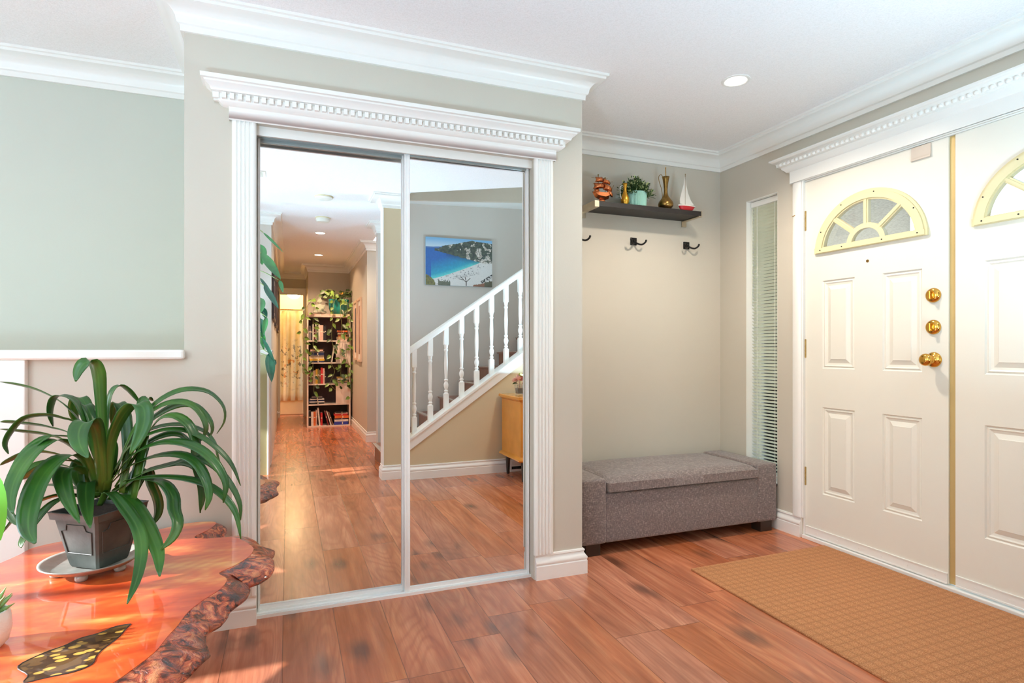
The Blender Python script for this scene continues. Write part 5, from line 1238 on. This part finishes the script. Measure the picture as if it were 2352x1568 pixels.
for x0,x1 in ((CX0+.035,(CX0+CX1)/2-.01),((CX0+CX1)/2+.01,CX1-.035)):
    bm=bmesh.new(); box(bm,x0,x1,CY1,CY1+.014,.225,.545); box(bm,x0+.04,x1-.04,CY1+.014,CY1+.018,.265,.505); d=LB('door',bm,M['honey2'],cb,O,bevel=.004)
    for z in (.26,.45): bm=bmesh.new(); tube(bm,[(x0-.004,CY1+.012,z),(x0-.004,CY1+.012,z+.055)],.004,6); h=LB('hinge',bm,M['black'],cb,O); h.parent=d
    bm=bmesh.new(); box(bm,x0,x1,CY1,CY1+.014,.565,.64); d=LB('drawer',bm,M['honey2'],cb,O,bevel=.004)
    bm=bmesh.new(); bmesh.ops.create_uvsphere(bm,u_segments=10,v_segments=8,radius=.011,matrix=Matrix.Translation(((x0+x1)/2,CY1+.024,.602))); k_=LB('knob',bm,M['oldbrass'],cb,O,smooth=True); k_.parent=d
for x in (CX0+.04,CX1-.04):
    for y in (CY0+.04,CY1-.04):
        bm=bmesh.new(); tube(bm,[(x,y,.17),(x,y,.10),(x,y,0)],[.022,.018,.013],10); LB('leg',bm,M['foot'],cb,O,auto=40)
# vase with flowers
va=empty('flower_vase',(1.828,.50,.693),0,'square glass vase of pink silk flowers standing on the cabinet','vase')
def mk_vglass():
    t=NT('thick_vase_glass'); n=t.noise(t.coord(),8,1); t.set(color=t.ramp(n,[(.3,(.95,.97,.97)),(.7,(1,1,1))]),rough=.03,trans=.9,ior=1.3); return t.m
M['vglass']=mk_vglass()
def sqr(h,z): return [(-h,-h,z),(h,-h,z),(h,h,z),(-h,h,z)]
bm=bmesh.new(); loft(bm,[sqr(.030,0),sqr(.036,.085),sqr(.032,.085),sqr(.027,.008)],cap=False); bm.faces.new([bm.verts.new(p) for p in sqr(.030,0)]); bm.faces.new([bm.verts.new(p) for p in sqr(.027,.008)]); build('glass',bm,M['vglass'],va)
M['candle']=simple('orange_filler',s2l((244,160,96)),.5,var=.1)
bm=bmesh.new(); loft(bm,[sqr(.024,.010),sqr(.027,.055)]); build('filler',bm,M['candle'],va)
M['petal']=simple('pink_petal',s2l((232,128,140)),.6,var=.2,scale=60); M['petal2']=simple('pale_pink_petal',s2l((244,196,180)),.6,var=.12,scale=60); M['petal3']=simple('yellow_green_bud',s2l((206,204,120)),.6,var=.2,scale=60)
rnd=random.Random(4)
for k,(x,y,z,r,mm) in enumerate(((.030,.01,.118,.040,'petal'),(-.018,.02,.120,.042,'petal2'),(.006,-.015,.138,.034,'petal'),(-.002,.022,.155,.026,'petal3'),(-.045,0,.11,.030,'petal2'))):
    bm=bmesh.new(); c=Vector((x,y,z)); tube(bm,[(x*.3,y*.3,.06),c],.0016,5)
    for q in range(26):
        a=q*2.4; el=-.2+1.6*q/26; d=Vector((math.cos(a)*math.cos(el),math.sin(a)*math.cos(el),math.sin(el)))
        broad_leaf(bm,c+d*r*.25,d,Vector((-d.x*.2,.1,1)) if abs(d.z)<.9 else Vector((1,0,0)),r*.8,r*.75,-.15,0,4)
    build('flower',bm,M[mm],va,smooth=True)
bm=bmesh.new()
for a in (2.6,3.4,.4): broad_leaf(bm,Vector((math.cos(a)*.02,.01,.095)),Vector((math.cos(a),.3,.1)),Vector((0,.3,1)),.06,.034,.2,0,5)
build('leaves',bm,M['pothos_dark'],va,smooth=True)
# floor register box beside the cabinet
bm=bmesh.new(); box(bm,1.825,1.99,YS+.001,YS+.022,.0,.10); box(bm,1.838,1.975,YS+.022,YS+.0235,.020,.045,1); box(bm,1.838,1.975,YS+.022,YS+.0235,.055,.085,0); build('wall_register',bm,[M['trim'],M['dark']],label='white wall register at floor level behind the cabinet legs',cat='vent')
# ================================================================== CLIMBING PLANT AT THE LEFT OF THE LEFT MIRROR
M['philo']=simple('philodendron_leaf',s2l((58,120,58)),.28,var=.35,scale=12,coat=.4)
M['philo_dk']=simple('dark_philodendron_leaf',s2l((34,86,62)),.28,var=.3,scale=12,coat=.4)
M['moss']=simple('mossy_pole',s2l((96,78,50)),.9,var=.3,scale=50,bump=.8)
hp=empty('climbing_philodendron',(-.40,-.08,0),0,'tall climbing plant with long drooping green leaves at the left edge of the left mirror','plant'); O=hp.location
bm=bmesh.new(); lathe(bm,[(0,0),(.11,0),(.12,.02),(.15,.26),(.155,.28),(.145,.28),(.135,.24),(0,.24)],32,(-.40,-.08)); LB('pot',bm,M['pot_white'],hp,O,auto=35)
bm=bmesh.new(); tube(bm,[(-.40,-.08,.2),(-.395,-.08,1.2),(-.40,-.08,2.05)],.024,10); LB('moss_pole',bm,M['moss'],hp,O,smooth=True)
def plant_pt(u,v,y=-.12):
    d=Vector((math.sin(YAW),math.cos(YAW),0))+Vector((math.cos(YAW),-math.sin(YAW),0))*((u-1176)/FPX)+Vector((0,0,(789-v)/FPX)); t=(2*2.565-y)/d.y
    return Vector((d.x*t,y,EYE+d.z*t))
rnd=random.Random(2)
PL_=[((597,545),(602,590),.09,0),((600,566),(645,622),.075,0),((606,640),(640,690),.05,1),((642,628),(650,655),.035,0),((597,622),(632,672),.028,1),((598,668),(600,700),.07,0),((602,690),(612,716),.05,1),((598,715),(606,755),.05,1),((612,712),(604,752),.04,0),((600,745),(606,785),.05,0),((602,760),(632,815),.03,1),((618,795),(624,858),.075,1),((634,812),(612,826),.06,1),((604,518),(650,560),.022,0)]
bm=bmesh.new()
for k,(a,b,wd,mi) in enumerate(PL_):
    A=plant_pt(*a,y=-.10+.02*(k%3)); B_=plant_pt(*b,y=-.06+.03*(k%3)); d=B_-A; L=d.length
    st0=Vector((-.385,-.08,A.z+.04)); tube(bm,catmull([st0,(st0+A)/2+Vector((0,.02,.05)),A],8),.004,6,mi=2)
    broad_leaf(bm,A,d,Vector((.2,1,.15)),L,wd,.06,mi,10)
for k in range(16):
    a=rnd.uniform(1.8,5.0); z=1.15+.9*k/16; A=Vector((-.40+.08*math.cos(a),-.08+.08*math.sin(a),z)); tube(bm,[(-.40,-.08,z-.04),A],.004,5,mi=2)
    broad_leaf(bm,A,Vector((math.cos(a),math.sin(a)*.6,-.4)),Vector((0,0,1)),.17,.085,.3,k%2,8)
LB('foliage',bm,[M['philo'],M['philo_dk'],M['vine']],hp,O,smooth=True)
